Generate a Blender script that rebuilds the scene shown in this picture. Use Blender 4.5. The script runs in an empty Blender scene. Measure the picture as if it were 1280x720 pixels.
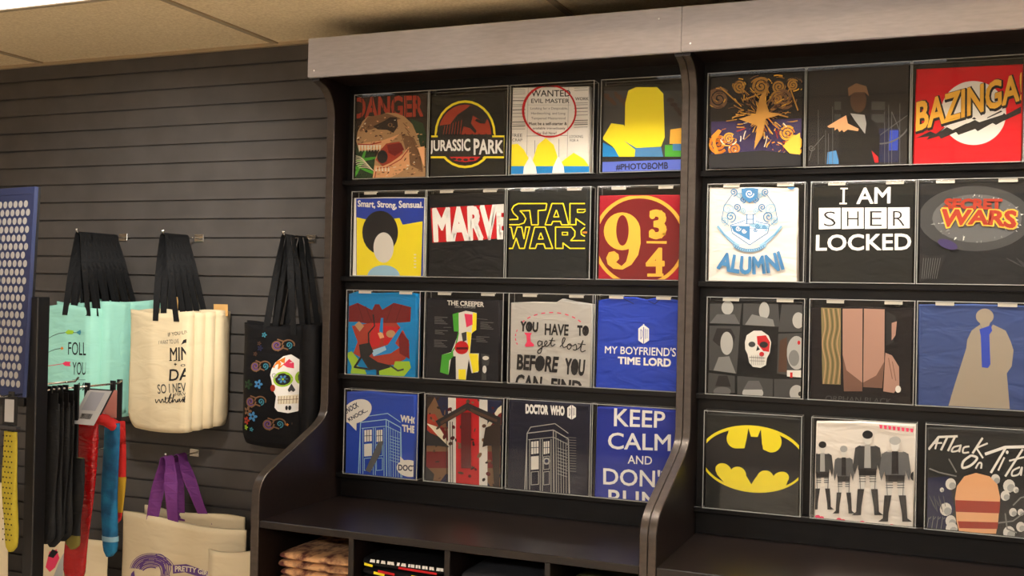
import bpy, math, random
from mathutils import Vector, Matrix
from mathutils.geometry import tessellate_polygon
random.seed(7)
SC = bpy.context.scene
COL = SC.collection

# ------------------------------------------------------------ camera
F_PX = 1322.196
CR = Vector((0.92493759, 0.37954885, 0.02081165))
CU = Vector((-0.01631677, -0.01505611, 0.99975351))
CF = Vector((-0.37976864, 0.92504918, 0.00773295))
CT = Vector((0.41433088, -3.31112578, 1.53983101))
cam_data = bpy.data.cameras.new('camera')
cam = bpy.data.objects.new('camera', cam_data)
COL.objects.link(cam)
cam_data.sensor_width = 36.0
cam_data.lens = F_PX / 1280 * 36.0
cam_data.clip_start = 0.05
M3 = Matrix((CR, CU, -CF)).transposed()
cam.matrix_world = Matrix.Translation(CT) @ M3.to_4x4()
SC.camera = cam

# ------------------------------------------------------------ view, world, lights
SC.view_settings.view_transform = 'Standard'
SC.view_settings.look = 'None'
SC.view_settings.gamma = 1.0
SC.view_settings.use_curve_mapping = False
SC.view_settings.exposure = 0.48
w = bpy.data.worlds.new('world'); SC.world = w
w.use_nodes = True
w.node_tree.nodes['Background'].inputs[0].default_value = (0.9, 0.85, 0.8, 1)
w.node_tree.nodes['Background'].inputs[1].default_value = 0.02
NEAR_POWER, FAR_POWER, SPOT_POWER = 9.0, 68.0, 120.0     # ceiling panels next to the walls / out in the shop
STRIP_POWER = 34.0

def area(name, loc, sx, sy, power, col, parent=None):
    l = bpy.data.lights.new(name, 'AREA'); l.shape = 'RECTANGLE'
    l.size = sx; l.size_y = sy; l.energy = power; l.color = col
    o = bpy.data.objects.new(name, l); COL.objects.link(o)
    o.location = loc
    if parent: o.parent = parent
    return o

# ------------------------------------------------------------ pixel helpers (measuring in the 1280x720 frame)
def ray(x, y):
    return CF + CR * ((x - 640) / F_PX) - CU * ((y - 360) / F_PX)
def atY(x, y, Y):
    d = ray(x, y); return CT + d * ((Y - CT.y) / d.y)
def atX(x, y, X):
    d = ray(x, y); return CT + d * ((X - CT.x) / d.x)

# ------------------------------------------------------------ materials
def s2l(c):
    c /= 255.0
    return c / 12.92 if c <= 0.04045 else ((c + 0.055) / 1.055) ** 2.4
def lin(rgb):
    return tuple(s2l(v) for v in rgb) + (1.0,)
MATS = {}
def mat(name, rgb, rough=0.7, metal=0.0, bump=None, spec=0.5, sheen=0.0):
    """rgb in 0-255 sRGB; bump = (kind, scale, strength)"""
    if name in MATS: return MATS[name]
    m = bpy.data.materials.new(name); MATS[name] = m
    m.use_nodes = True
    nt = m.node_tree; b = nt.nodes['Principled BSDF']
    b.inputs['Base Color'].default_value = lin(rgb)
    b.inputs['Roughness'].default_value = rough
    b.inputs['Metallic'].default_value = metal
    b.inputs['Specular IOR Level'].default_value = spec
    if bump:
        kind, sc, st = bump
        tc = nt.nodes.new('ShaderNodeTexCoord')
        bp = nt.nodes.new('ShaderNodeBump'); bp.inputs['Strength'].default_value = st
        bp.inputs['Distance'].default_value = 0.01
        if kind == 'cloth':      # large soft creases plus a fine weave
            mp = nt.nodes.new('ShaderNodeMapping'); mp.inputs['Rotation'].default_value = (0, 0.7, 0)
            mp.inputs['Scale'].default_value = (1.0, 1.0, 2.6)
            n1 = nt.nodes.new('ShaderNodeTexNoise'); n1.inputs['Scale'].default_value = sc
            n1.inputs['Detail'].default_value = 2.0; n1.inputs['Distortion'].default_value = 0.6
            nt.links.new(tc.outputs['Object'], mp.inputs['Vector'])
            nt.links.new(mp.outputs[0], n1.inputs['Vector'])
            nt.links.new(n1.outputs['Fac'], bp.inputs['Height'])
        else:
            n1 = nt.nodes.new('ShaderNodeTexNoise'); n1.inputs['Scale'].default_value = sc
            n1.inputs['Detail'].default_value = 3.0
            nt.links.new(tc.outputs['Object'], n1.inputs['Vector'])
            nt.links.new(n1.outputs['Fac'], bp.inputs['Height'])
        nt.links.new(bp.outputs[0], b.inputs['Normal'])
    return m

def noise_mix(m, rgb_a, rgb_b, scale, stretch=(1, 1, 1), detail=3.0, lo=0.35, hi=0.65):
    nt = m.node_tree; b = nt.nodes['Principled BSDF']
    tc = nt.nodes.new('ShaderNodeTexCoord'); mp = nt.nodes.new('ShaderNodeMapping')
    mp.inputs['Scale'].default_value = stretch
    n = nt.nodes.new('ShaderNodeTexNoise'); n.inputs['Scale'].default_value = scale; n.inputs['Detail'].default_value = detail
    r = nt.nodes.new('ShaderNodeValToRGB')
    r.color_ramp.elements[0].position = lo; r.color_ramp.elements[0].color = lin(rgb_a)
    r.color_ramp.elements[1].position = hi; r.color_ramp.elements[1].color = lin(rgb_b)
    nt.links.new(tc.outputs['Object'], mp.inputs['Vector']); nt.links.new(mp.outputs[0], n.inputs['Vector'])
    nt.links.new(n.outputs['Fac'], r.inputs[0]); nt.links.new(r.outputs[0], b.inputs['Base Color'])
    return m

M_LAM = noise_mix(mat('dark_laminate', (25, 18, 16), 0.33, spec=0.4), (20, 14, 12), (31, 22, 19), 14, (0.6, 6, 6))
M_BACK = noise_mix(mat('black_backing_board', (15, 12, 11), 0.4, spec=0.3), (12, 10, 9), (18, 14, 13), 14, (0.6, 6, 6))
M_EDGE = noise_mix(mat('brushed_edging', (74, 66, 60), 0.34, 0.5), (70, 62, 56), (79, 71, 65), 60, (0.5, 1, 1))
M_HEAD = noise_mix(mat('grey_header_laminate', (176, 173, 178), 0.5, 0.0, spec=0.35), (172, 169, 174), (181, 178, 183), 40, (0.5, 3, 3))
M_SLAT = noise_mix(mat('slatwall_panel', (78, 74, 71), 0.5, spec=0.3), (75, 71, 68), (82, 78, 75), 8)
M_TILE = noise_mix(mat('ceiling_tile', (240, 220, 180), 0.9, bump=('n', 90, 0.15)), (228, 206, 165), (247, 228, 190), 110)
M_GRID = mat('ceiling_grid_metal', (172, 152, 122), 0.6)
M_FLOOR = noise_mix(mat('tan_floor', (222, 208, 188), 0.5), (214, 200, 180), (228, 214, 194), 3)
M_PAINT = noise_mix(mat('wall_paint', (150, 138, 124), 0.8), (146, 134, 120), (154, 142, 128), 5)
M_CHROME = mat('chrome', (215, 212, 205), 0.22, 1.0)
M_BLACKMET = mat('black_metal', (13, 13, 15), 0.4)
M_BLACKPL = mat('black_plastic', (20, 20, 21), 0.4)
M_NAVY = mat('navy_board', (44, 54, 92), 0.5)
M_DOT = mat('pale_dot', (176, 174, 170), 0.6)
M_MINT = mat('mint_canvas', (152, 210, 193), 0.85, bump=('cloth', 9, 0.45), spec=0.2)
M_CANVAS = mat('cream_canvas', (216, 199, 164), 0.85, bump=('cloth', 8, 0.45), spec=0.2)
M_BAGBLACK = mat('black_canvas', (15, 14, 16), 0.75, bump=('cloth', 9, 0.5), spec=0.2)
M_WEBBLACK = mat('black_webbing', (24, 24, 25), 0.8, bump=('n', 60, 0.2), spec=0.2)
M_PURPLE = mat('purple_webbing', (104, 42, 112), 0.8, bump=('n', 60, 0.2))
M_KRAFT = mat('kraft_card', (205, 160, 96), 0.8)
M_WHITECARD = mat('white_card', (176, 174, 172), 0.5)
M_TAB = mat('clear_tab', (205, 200, 188), 0.35)

def emis(name, rgb, strength):
    m = bpy.data.materials.new(name); m.use_nodes = True
    nt = m.node_tree; nt.nodes.clear()
    e = nt.nodes.new('ShaderNodeEmission'); o = nt.nodes.new('ShaderNodeOutputMaterial')
    e.inputs[0].default_value = lin(rgb); e.inputs[1].default_value = strength
    nt.links.new(e.outputs[0], o.inputs[0]); MATS[name] = m
    return m

def acrylic(name, edge=0.0):
    m = bpy.data.materials.new(name); m.use_nodes = True
    nt = m.node_tree; nt.nodes.clear()
    o = nt.nodes.new('ShaderNodeOutputMaterial'); t = nt.nodes.new('ShaderNodeBsdfTransparent')
    t.inputs[0].default_value = (0.985, 0.985, 0.98, 1)
    g = nt.nodes.new('ShaderNodeBsdfGlossy'); g.inputs['Roughness'].default_value = 0.03
    fr = nt.nodes.new('ShaderNodeFresnel'); fr.inputs[0].default_value = 1.45
    geo = nt.nodes.new('ShaderNodeNewGeometry')
    inv = nt.nodes.new('ShaderNodeMath'); inv.operation = 'SUBTRACT'; inv.inputs[0].default_value = 1.0
    mul = nt.nodes.new('ShaderNodeMath'); mul.operation = 'MULTIPLY'
    nt.links.new(geo.outputs['Backfacing'], inv.inputs[1])
    nt.links.new(inv.outputs[0], mul.inputs[0]); nt.links.new(fr.outputs[0], mul.inputs[1])
    mx = nt.nodes.new('ShaderNodeMixShader')
    nt.links.new(mul.outputs[0], mx.inputs[0]); nt.links.new(t.outputs[0], mx.inputs[1]); nt.links.new(g.outputs[0], mx.inputs[2])
    last = mx
    if edge:
        d = nt.nodes.new('ShaderNodeBsdfDiffuse'); d.inputs[0].default_value = lin((215, 215, 210))
        m2 = nt.nodes.new('ShaderNodeMixShader'); m2.inputs[0].default_value = edge
        nt.links.new(mx.outputs[0], m2.inputs[1]); nt.links.new(d.outputs[0], m2.inputs[2]); last = m2
    nt.links.new(last.outputs[0], o.inputs[0]); MATS[name] = m
    return m
M_ACR = acrylic('clear_acrylic')
M_ACRE = acrylic('polished_acrylic_edge', 0.34)

# ------------------------------------------------------------ mesh helpers
class MB:
    def __init__(s): s.v = []; s.f = []; s.mi = []; s.ms = []; s.smooth = []
    def m(s, mt):
        if mt not in s.ms: s.ms.append(mt)
        return s.ms.index(mt)
    def add(s, vs, fs, mt, smooth=False):
        o = len(s.v); s.v += [tuple(p) for p in vs]; k = s.m(mt)
        for f in fs:
            s.f.append(tuple(i + o for i in f)); s.mi.append(k); s.smooth.append(smooth)
    def box(s, x0, x1, y0, y1, z0, z1, mt, bev=0.0):
        if bev <= 0:
            v = [(x, y, z) for z in (z0, z1) for y in (y0, y1) for x in (x0, x1)]
            s.add(v, [(0, 2, 3, 1), (4, 5, 7, 6), (0, 1, 5, 4), (2, 6, 7, 3), (0, 4, 6, 2), (1, 3, 7, 5)], mt)
            return
        b = min(bev, (x1 - x0) / 2.01, (y1 - y0) / 2.01, (z1 - z0) / 2.01)
        c = [(x0 + b, y0), (x1 - b, y0), (x1, y0 + b), (x1, y1 - b), (x1 - b, y1), (x0 + b, y1), (x0, y1 - b), (x0, y0 + b)]
        i = [(x0 + b, y0 + b), (x1 - b, y0 + b), (x1 - b, y0 + b), (x1 - b, y1 - b), (x1 - b, y1 - b), (x0 + b, y1 - b), (x0 + b, y1 - b), (x0 + b, y0 + b)]
        v = [(*p, z0) for p in i] + [(*p, z0 + b) for p in c] + [(*p, z1 - b) for p in c] + [(*p, z1) for p in i]
        f = []
        for r in range(3):
            for k in range(8):
                a = r * 8 + k; d = r * 8 + (k + 1) % 8
                f.append((a, d, d + 8, a + 8))
        f += [(7, 5, 3, 1), (25, 27, 29, 31)]
        s.add(v, f, mt)
    def prism(s, pts, axis, a0, a1, mt, cap_mt=None):
        """outline pts (p,q) extruded along axis: 'x' -> (a,p,q); 'y' -> (p,a,q); 'z' -> (p,q,a)"""
        def P(p, a):
            return {'x': (a, p[0], p[1]), 'y': (p[0], a, p[1]), 'z': (p[0], p[1], a)}[axis]
        n = len(pts)
        v = [P(p, a0) for p in pts] + [P(p, a1) for p in pts]
        s.add(v, [(i, (i + 1) % n, (i + 1) % n + n, i + n) for i in range(n)], mt)
        tri = tessellate_polygon([[Vector((p[0], p[1], 0)) for p in pts]])
        s.add(v, [t for t in tri] + [tuple(i + n for i in t)[::-1] for t in tri], cap_mt or mt)
    def tube(s, path, r, mt, seg=10):
        path = [Vector(p) for p in path]; n = len(path); rings = []
        for i, p in enumerate(path):
            t = (path[min(i + 1, n - 1)] - path[max(i - 1, 0)]).normalized()
            a = t.orthogonal().normalized() if i == 0 else (rings_a - t * rings_a.dot(t)).normalized()
            rings_a = a; b = t.cross(a)
            rings.append([p + (a * math.cos(2 * math.pi * k / seg) + b * math.sin(2 * math.pi * k / seg)) * r for k in range(seg)])
        v = [q for rg in rings for q in rg]; f = []
        for i in range(n - 1):
            for k in range(seg):
                f.append((i * seg + k, i * seg + (k + 1) % seg, (i + 1) * seg + (k + 1) % seg, (i + 1) * seg + k))
        f.append(tuple(range(seg))[::-1]); f.append(tuple(range((n - 1) * seg, n * seg)))
        s.add(v, f, mt, True)
    def ribbon(s, path, wdir, width, th, mt):
        """flat strap: path points, width vector(s), thickness"""
        path = [Vector(p) for p in path]; n = len(path); v = []
        for i, p in enumerate(path):
            wd = Vector(wdir[i] if isinstance(wdir, list) else wdir).normalized()
            t = (path[min(i + 1, n - 1)] - path[max(i - 1, 0)]).normalized()
            nn = t.cross(wd).normalized()
            for a, b in ((-1, -1), (1, -1), (1, 1), (-1, 1)):
                v.append(p + wd * (a * width / 2) + nn * (b * th / 2))
        f = []
        for i in range(n - 1):
            for k in range(4):
                f.append((i * 4 + k, i * 4 + (k + 1) % 4, (i + 1) * 4 + (k + 1) % 4, (i + 1) * 4 + k))
        f += [(3, 2, 1, 0), tuple((n - 1) * 4 + k for k in range(4))]
        s.add(v, f, mt)
    def build(s, name, parent=None, mt=None, shift=None):
        me = bpy.data.meshes.new(name)
        vs = s.v if shift is None else [(a - shift[0], b - shift[1], c - shift[2]) for a, b, c in s.v]
        me.from_pydata(vs, [], s.f)
        for m_ in s.ms: me.materials.append(m_)
        me.polygons.foreach_set('material_index', s.mi)
        me.polygons.foreach_set('use_smooth', s.smooth)
        me.update()
        o = bpy.data.objects.new(name, me); COL.objects.link(o)
        if parent: o.parent = parent
        return o

def fix_normals(o):
    import bmesh
    bm = bmesh.new(); bm.from_mesh(o.data); bmesh.ops.recalc_face_normals(bm, faces=bm.faces); bm.to_mesh(o.data); bm.free()
    return o
def tag(o, label, cat, group=None):
    o['label'] = label; o['category'] = cat
    if group: o['group'] = group
    return o
def thing(name, label, cat, loc, group=None):
    o = bpy.data.objects.new(name, None); COL.objects.link(o); o.location = loc
    o.empty_display_size = 0.05
    return tag(o, label, cat, group)
def struct(mb, name):
    o = mb.build(name); o['kind'] = 'structure'; return o
def copy_tree(o, parent=None):
    c = o.copy(); COL.objects.link(c)
    if parent: c.parent = parent
    for ch in list(o.children): copy_tree(ch, c)
    return c
def arc(cx, cy, r, a0, a1, n):
    return [(cx + r * math.cos(math.radians(a0 + (a1 - a0) * i / n)), cy + r * math.sin(math.radians(a0 + (a1 - a0) * i / n))) for i in range(n + 1)]

# ------------------------------------------------------------ room
RX0, RX1, RY0, RY1, CZ = -4.4, 3.4, -6.6, 0.145, 2.505
b = MB(); b.box(RX0, RX1, RY0, RY1 + 0.1, -0.1, 0, M_FLOOR); struct(b, 'floor')
b = MB(); b.box(RX0, RX1, RY0, RY1 + 0.1, CZ, CZ + 0.06, M_TILE); struct(b, 'ceiling')
b = MB(); b.box(RX0 - 0.1, RX0, RY0, RY1 + 0.1, 0, CZ, M_PAINT); struct(b, 'wall_left')
b = MB(); b.box(RX1, RX1 + 0.1, RY0, RY1 + 0.1, 0, CZ, M_PAINT); struct(b, 'wall_right')
b = MB(); b.box(RX0, RX1, RY0 - 0.1, RY0, 0, CZ, M_PAINT); struct(b, 'wall_front')
# slatwall: each board has a lip, a groove and a shadow gap behind it
b = MB()
SL, Z0 = 0.0762, 2.5083
prof = [(RY1 + 0.1, 0.0)]
edges = sorted([Z0 - SL * k for k in range(0, 34)] )
edges = [e for e in edges if 0.02 < e < CZ - 0.02]
prof.append((RY1, 0.0))
for e in edges:
    prof += [(RY1, e - 0.0042), (RY1 + 0.004, e - 0.0042), (RY1 + 0.012, e - 0.010), (RY1 + 0.012, e + 0.010), (RY1 + 0.004, e + 0.0042), (RY1, e + 0.0042)]
prof += [(RY1, CZ), (RY1 + 0.1, CZ)]
b.prism(prof, 'x', RX0, RX1, M_SLAT)
struct(b, 'wall_back')
# ceiling grid: tees along X and Y
b = MB()
GX = [-4.42, -3.21, -2.008, -0.785, 0.434, 1.653, 2.87]; GY = [-0.58 - 0.61 * k for k in range(0, 10)]
for x in GX: b.box(x - 0.012, x + 0.012, RY0, RY1 - 0.002, CZ - 0.006, CZ, M_GRID)
for y in GY: b.box(RX0, RX1, y - 0.012, y + 0.012, CZ - 0.006, CZ, M_GRID)
b.box(RX0, RX1, RY1 - 0.022, RY1 - 0.001, CZ - 0.012, CZ, M_GRID)
struct(b, 'trim_1')

# ------------------------------------------------------------ ceiling lights
def troffer(x0, x1, y0, y1, label, power, col=(1.0, 0.93, 0.83)):
    cx, cy = (x0 + x1) / 2, (y0 + y1) / 2
    t = thing('ceiling_light', label, 'ceiling light', (cx, cy, CZ), 'recessed ceiling light panels')
    hx, hy = (x1 - x0) / 2 - 0.012, (y1 - y0) / 2 - 0.012
    f = MB()
    for a in ((-hx, hx, -hy, -hy + 0.02), (-hx, hx, hy - 0.02, hy), (-hx, -hx + 0.02, -hy + 0.02, hy - 0.02), (hx - 0.02, hx, -hy + 0.02, hy - 0.02)):
        f.box(a[0], a[1], a[2], a[3], -0.014, 0, M_GRID)
    f.build('frame', t)
    d = MB()
    A = (2 * hx - 0.04) * (2 * hy - 0.04)
    key = 'lit_diffuser_%d' % power
    e = MATS.get(key) or emis(key, (252, 250, 248), power / (A * math.pi))
    d.box(-hx + 0.02, hx - 0.02, -hy + 0.02, hy - 0.02, -0.010, -0.002, e)
    d.build('diffuser', t)
    return t
troffer(-3.21, -2.008, -1.19, -0.58, 'white lit ceiling panel over the slat wall, at the top left corner', 4.0)
troffer(-0.785, 0.434, -1.19, -0.58, 'white lit recessed ceiling panel over the shirt display', 4.0)
troffer(1.653, 2.87, -1.19, -0.58, 'white lit recessed ceiling panel beyond the right end of the shirt display', NEAR_POWER)
troffer(-3.21, -2.008, -5.35, -4.74, 'white lit ceiling panel at the left of the shop, far from the slat wall', FAR_POWER)
troffer(1.653, 2.87, -5.35, -4.74, 'white lit ceiling panel at the right of the shop, far from the display', FAR_POWER)
troffer(-0.785, 0.434, -5.35, -4.74, 'white lit recessed ceiling panel behind the camera', FAR_POWER)
def track_spot(loc, target, power, label):
    t = thing('track_spotlight', label, 'spotlight', (loc[0], loc[1], CZ), 'ceiling spotlights')
    b = MB(); b.box(-0.05, 0.05, -0.016, 0.016, -0.02, 0, M_BLACKMET, 0.003); b.tube([(0, 0, -0.02), (0, 0, loc[2] - CZ)], 0.007, M_BLACKMET); b.build('mount', t)
    d = (Vector(target) - Vector(loc)).normalized(); c = Vector((0, 0, loc[2] - CZ))
    n = 20; a = d.orthogonal().normalized(); e = d.cross(a); v = []
    prof = ((-0.10, 0.030), (-0.06, 0.046), (0.05, 0.055), (0.05, 0.051), (0.0, 0.046))
    for s_, r in prof: v += [c + d * s_ + (a * math.cos(6.2832 * k / n) + e * math.sin(6.2832 * k / n)) * r for k in range(n)]
    f = [(i * n + k, i * n + (k + 1) % n, (i + 1) * n + (k + 1) % n, (i + 1) * n + k) for i in range(len(prof) - 1) for k in range(n)] + [tuple(range(n))]
    b = MB(); b.add(v, f, M_BLACKMET, True); b.build('lamp_can', t)
    l = bpy.data.lights.new('spot_beam', 'SPOT'); l.energy = power; l.spot_size = math.radians(50); l.spot_blend = 1.0; l.shadow_soft_size = 0.045; l.color = (1.0, 0.95, 0.87)
    o = bpy.data.objects.new('spot_beam', l); COL.objects.link(o); o.parent = t; o.location = c + d * 0.055
    o.rotation_euler = d.to_track_quat('-Z', 'Y').to_euler()
    return t
track_spot((-1.25, -1.55, 2.33), (-2.50, 0.1, 1.60), SPOT_POWER, 'black ceiling spotlight aimed at the hanging bags')
# slim linear lamp running along the ceiling just in front of the display header
t = thing('strip_light', 'slim linear strip lamp on the ceiling along the front of the display header', 'ceiling light', (0.2, -0.36, CZ))
f = MB(); f.box(-1.10, 1.15, -0.035, 0.035, -0.010, 0, M_GRID); f.box(-1.10, 1.15, 0.020, 0.024, -0.040, -0.010, M_GRID); f.box(-1.10, 1.15, -0.024, -0.020, -0.020, -0.010, M_GRID); f.build('housing', t)  # thin side skirts added to cut the spill; the deep one shields the header
f = MB(); f.box(-1.09, 1.14, -0.006, 0.006, -0.014, -0.0102, emis('lit_strip', (255, 246, 232), STRIP_POWER / (2.23 * 0.012 * math.pi))); f.build('diffuser', t)
# ------------------------------------------------------------ display bays
DECK = 0.797
def panel_outline():
    """side board outline in (Y, Z): shallow above, swept out to the deep base"""
    p = [(0.14, 0.0), (-0.445, 0.0)]
    p += [(-0.445, 0.86)]
    p += [(-0.445 + 0.02, 0.0)] [:0]
    # lower rounded corner, diagonal, upper rounded corner
    p += [(-0.444, 0.885), (-0.438, 0.905), (-0.428, 0.922), (-0.412, 0.936), (-0.385, 0.951)]
    p += [(-0.115, 1.062), (-0.085, 1.078), (-0.064, 1.094), (-0.051, 1.113), (-0.046, 1.14)]
    p += [(-0.043, 2.17), (-0.046, 2.20), (-0.056, 2.228), (-0.074, 2.252), (-0.100, 2.270), (-0.135, 2.281), (-0.148, 2.283)]
    p += [(-0.148, 2.42), (0.14, 2.42)]
    return p
def side_panel(x0, x1, parent, org):
    po = panel_outline()
    b = MB(); b.prism(po, 'x', x0, x1, M_LAM)
    o = fix_normals(b.build('side_panel', parent, shift=org))
    # edging strip following the front edge
    fr = po[1:-2]
    e = MB(); n = len(fr); v = []
    for i, (y, z) in enumerate(fr):
        a = Vector(fr[max(i - 1, 0)]); c = Vector(fr[min(i + 1, n - 1)]); t = (c - a).normalized(); nn = Vector((-t.y, t.x))
        if nn.x > 0 and abs(t.x) < 0.2: nn = -nn
        q = Vector((y, z)) + Vector((-abs(nn.x), nn.y if nn.x < 0 else -nn.y)) * 0.0025
        v += [(x0, y, z), (x1, y, z), (x1 - 0.002, q.x, q.y), (x0 + 0.002, q.x, q.y)]
    fs = []
    for i in range(n - 1):
        for k in range(4): fs.append((i * 4 + k, i * 4 + (k + 1) % 4, (i + 1) * 4 + (k + 1) % 4, (i + 1) * 4 + k))
    fs += [(0, 1, 2, 3), tuple((n - 1) * 4 + k for k in (3, 2, 1, 0))]
    e.add(v, fs, M_EDGE, False)
    fv = [q_ for i in range(n) for q_ in (v[i * 4 + 3], v[i * 4 + 2])]
    fv = [(x_, y_ - 0.0002, z_) for x_, y_, z_ in fv]
    e.add(fv, [(i * 2, i * 2 + 1, i * 2 + 3, i * 2 + 2) for i in range(n - 1)], M_EDGE, True)
    eo = fix_normals(e.build('edge_strip', o)); eo.data.transform(Matrix.Translation(-Vector(org)))
    eo['label'] = 'brushed grey edge strip'
    return o
ROW_TOP = (2.2564, 1.9066, 1.5513, 1.1937); CH = 0.3066; CW = 0.300; CD = 0.05
def bay(x0, x1, label, dividers, hx0, hx1, lw, rw):
    org = ((x0 + x1) / 2, 0, 0)
    t = thing('display_shelving', label, 'shelving', org, 'dark wood display bays')
    side_panel(x0, x0 + lw, t, org); side_panel(x1 - rw, x1, t, org)
    a, c = x0 + lw, x1 - rw
    b = MB(); b.box(a, c, 0.053, 0.066, 0.0, 2.40, M_BACK); b.build('back_panel', t, shift=org)
    for r in range(4):
        z = ROW_TOP[r] - CH
        b = MB(); b.box(a, c, 0.018, 0.0525, z - 0.018, z - 0.0004, M_BACK, 0.002); b.build('shelf', t, shift=org)
    b = MB(); b.box(a, c, -0.148, 0.0525, 2.30, 2.32, M_LAM); b.build('top_panel', t, shift=org)
    b = MB(); b.box(a, c, -0.443, 0.0525, DECK - 0.024, DECK, M_LAM, 0.002); b.build('deck', t, shift=org)
    b = MB(); b.box(hx0, hx1, -0.166, -0.1485, 2.291, 2.428, M_HEAD, 0.0015)
    h = b.build('header_board', t, shift=org); h['label'] = 'glossy grey header board'
    for sx in (hx0 + 0.028, hx1 - 0.07):
        s = MB(); s.prism(arc(sx, 2.313 if sx < x0 + .5 else 2.395, 0.003, 0, 360, 10)[:-1], 'y', -0.1685, -0.166, M_CHROME); fix_normals(s.build('screw', h, shift=org))
    # cubbies under the deck
    for d in dividers:
        b = MB(); b.box(d - 0.0095, d + 0.0095, -0.43, 0.0525, 0.1, DECK - 0.0242, M_LAM, 0.002); b.build('divider', t, shift=org)
    xs = [a] + dividers + [c]
    for i in range(len(xs) - 1):
        l = xs[i] + (0.0095 if i else 0); r_ = xs[i + 1] - (0.0095 if i < len(xs) - 2 else 0)
        for z in (0.53, 0.32, 0.118):
            b = MB(); b.box(l, r_, -0.425, 0.0525, z - 0.018, z, M_LAM, 0.002); b.build('cubby_shelf', t, shift=org)
    b = MB(); b.box(a, c, -0.40, -0.385, 0.0, 0.1, M_LAM); b.build('toe_kick', t, shift=org)
    return t
bay(-1.661, -0.3395, 'dark brown shirt display shelving, the left bay beside the slat wall', [-1.295, -0.962, -0.64], -1.668, -0.3400, 0.031, 0.024)
bay(-0.3390, 0.975, 'dark brown shirt display shelving, the right bay holding the yellow bat shirt', [0.012, 0.34, 0.66], -0.3393, 0.98, 0.024, 0.031)
# ------------------------------------------------------------ printed shirts
PAL = dict(white=(236, 234, 230), offwhite=(214, 210, 202), cream=(226, 216, 190), black=(20, 19, 20), ink=(34, 32, 33), grey=(120, 120, 118),
           dgrey=(62, 62, 62), mgrey=(92, 92, 92), lgrey=(165, 164, 160), yellow=(238, 220, 40), gold=(228, 172, 62), dgold=(170, 124, 56), orange=(222, 130, 40),
           red=(190, 28, 34), dred=(112, 24, 26), brick=(160, 56, 38), pink=(222, 60, 96), maroon=(84, 14, 20), blue=(42, 66, 168), sky=(20, 128, 196),
           navy=(30, 34, 66), steel=(70, 128, 178), lblue=(150, 190, 214), green=(70, 160, 50), dgreen=(34, 60, 36), lime=(150, 190, 50),
           tan=(176, 138, 98), dtan=(120, 88, 62), skin=(205, 160, 124), peach=(226, 168, 120), brown=(78, 54, 40), dbrown=(44, 32, 26), purple=(98, 66, 130), teal=(60, 130, 150), violet=(60, 50, 92))
def pm(c):
    return mat('print_' + c, PAL[c], 0.7, bump=('cloth', 7, 0.12), spec=0.25)
_txt = {}
def text_mesh(s, bold=0.0):
    k = (s, bold)
    if k in _txt: return _txt[k]
    cu = bpy.data.curves.new('lettering', 'FONT'); cu.body = s; cu.offset = min(bold, 0.0); cu.resolution_u = 3
    o = bpy.data.objects.new('lettering', cu); COL.objects.link(o)
    bpy.context.view_layer.update()
    dg = bpy.context.evaluated_depsgraph_get()
    me = bpy.data.meshes.new_from_object(o.evaluated_get(dg))
    v = [(p.co.x, p.co.y) for p in me.vertices]; f = [tuple(p.vertices) for p in me.polygons]
    bpy.data.objects.remove(o); bpy.data.curves.remove(cu); bpy.data.meshes.remove(me)
    if bold > 0:                       # heavier weight: stroke the outline of every glyph
        cnt = {}
        for p in f:
            for i in range(len(p)):
                e = tuple(sorted((p[i - 1], p[i]))); cnt[e] = cnt.get(e, 0) + 1
        for (a, c), n in cnt.items():
            if n != 1: continue
            (x0, y0), (x1, y1) = v[a], v[c]; L = math.hypot(x1 - x0, y1 - y0)
            if L < 1e-6: continue
            tx, ty = (x1 - x0) / L * bold, (y1 - y0) / L * bold; j = len(v)
            v += [(x0 - tx * .7 - ty, y0 - ty * .7 + tx), (x1 + tx * .7 - ty, y1 + ty * .7 + tx), (x1 + tx * .7 + ty, y1 + ty * .7 - tx), (x0 - tx * .7 + ty, y0 - ty * .7 - tx)]
            f.append((j, j + 1, j + 2, j + 3))
    _txt[k] = (v, f); return _txt[k]
def clip_poly(p, x0, x1, z0, z1):
    for ax, lim, sg in ((0, x0, 1), (0, x1, -1), (1, z0, 1), (1, z1, -1)):
        out = []
        for i in range(len(p)):
            a, b_ = p[i - 1], p[i]
            da, db = (a[ax] - lim) * sg, (b_[ax] - lim) * sg
            if (da >= 0) != (db >= 0):
                t_ = da / (da - db); out.append((a[0] + (b_[0] - a[0]) * t_, a[1] + (b_[1] - a[1]) * t_))
            if db >= 0: out.append(b_)
        p = out
        if len(p) < 3: return []
    return p
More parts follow.
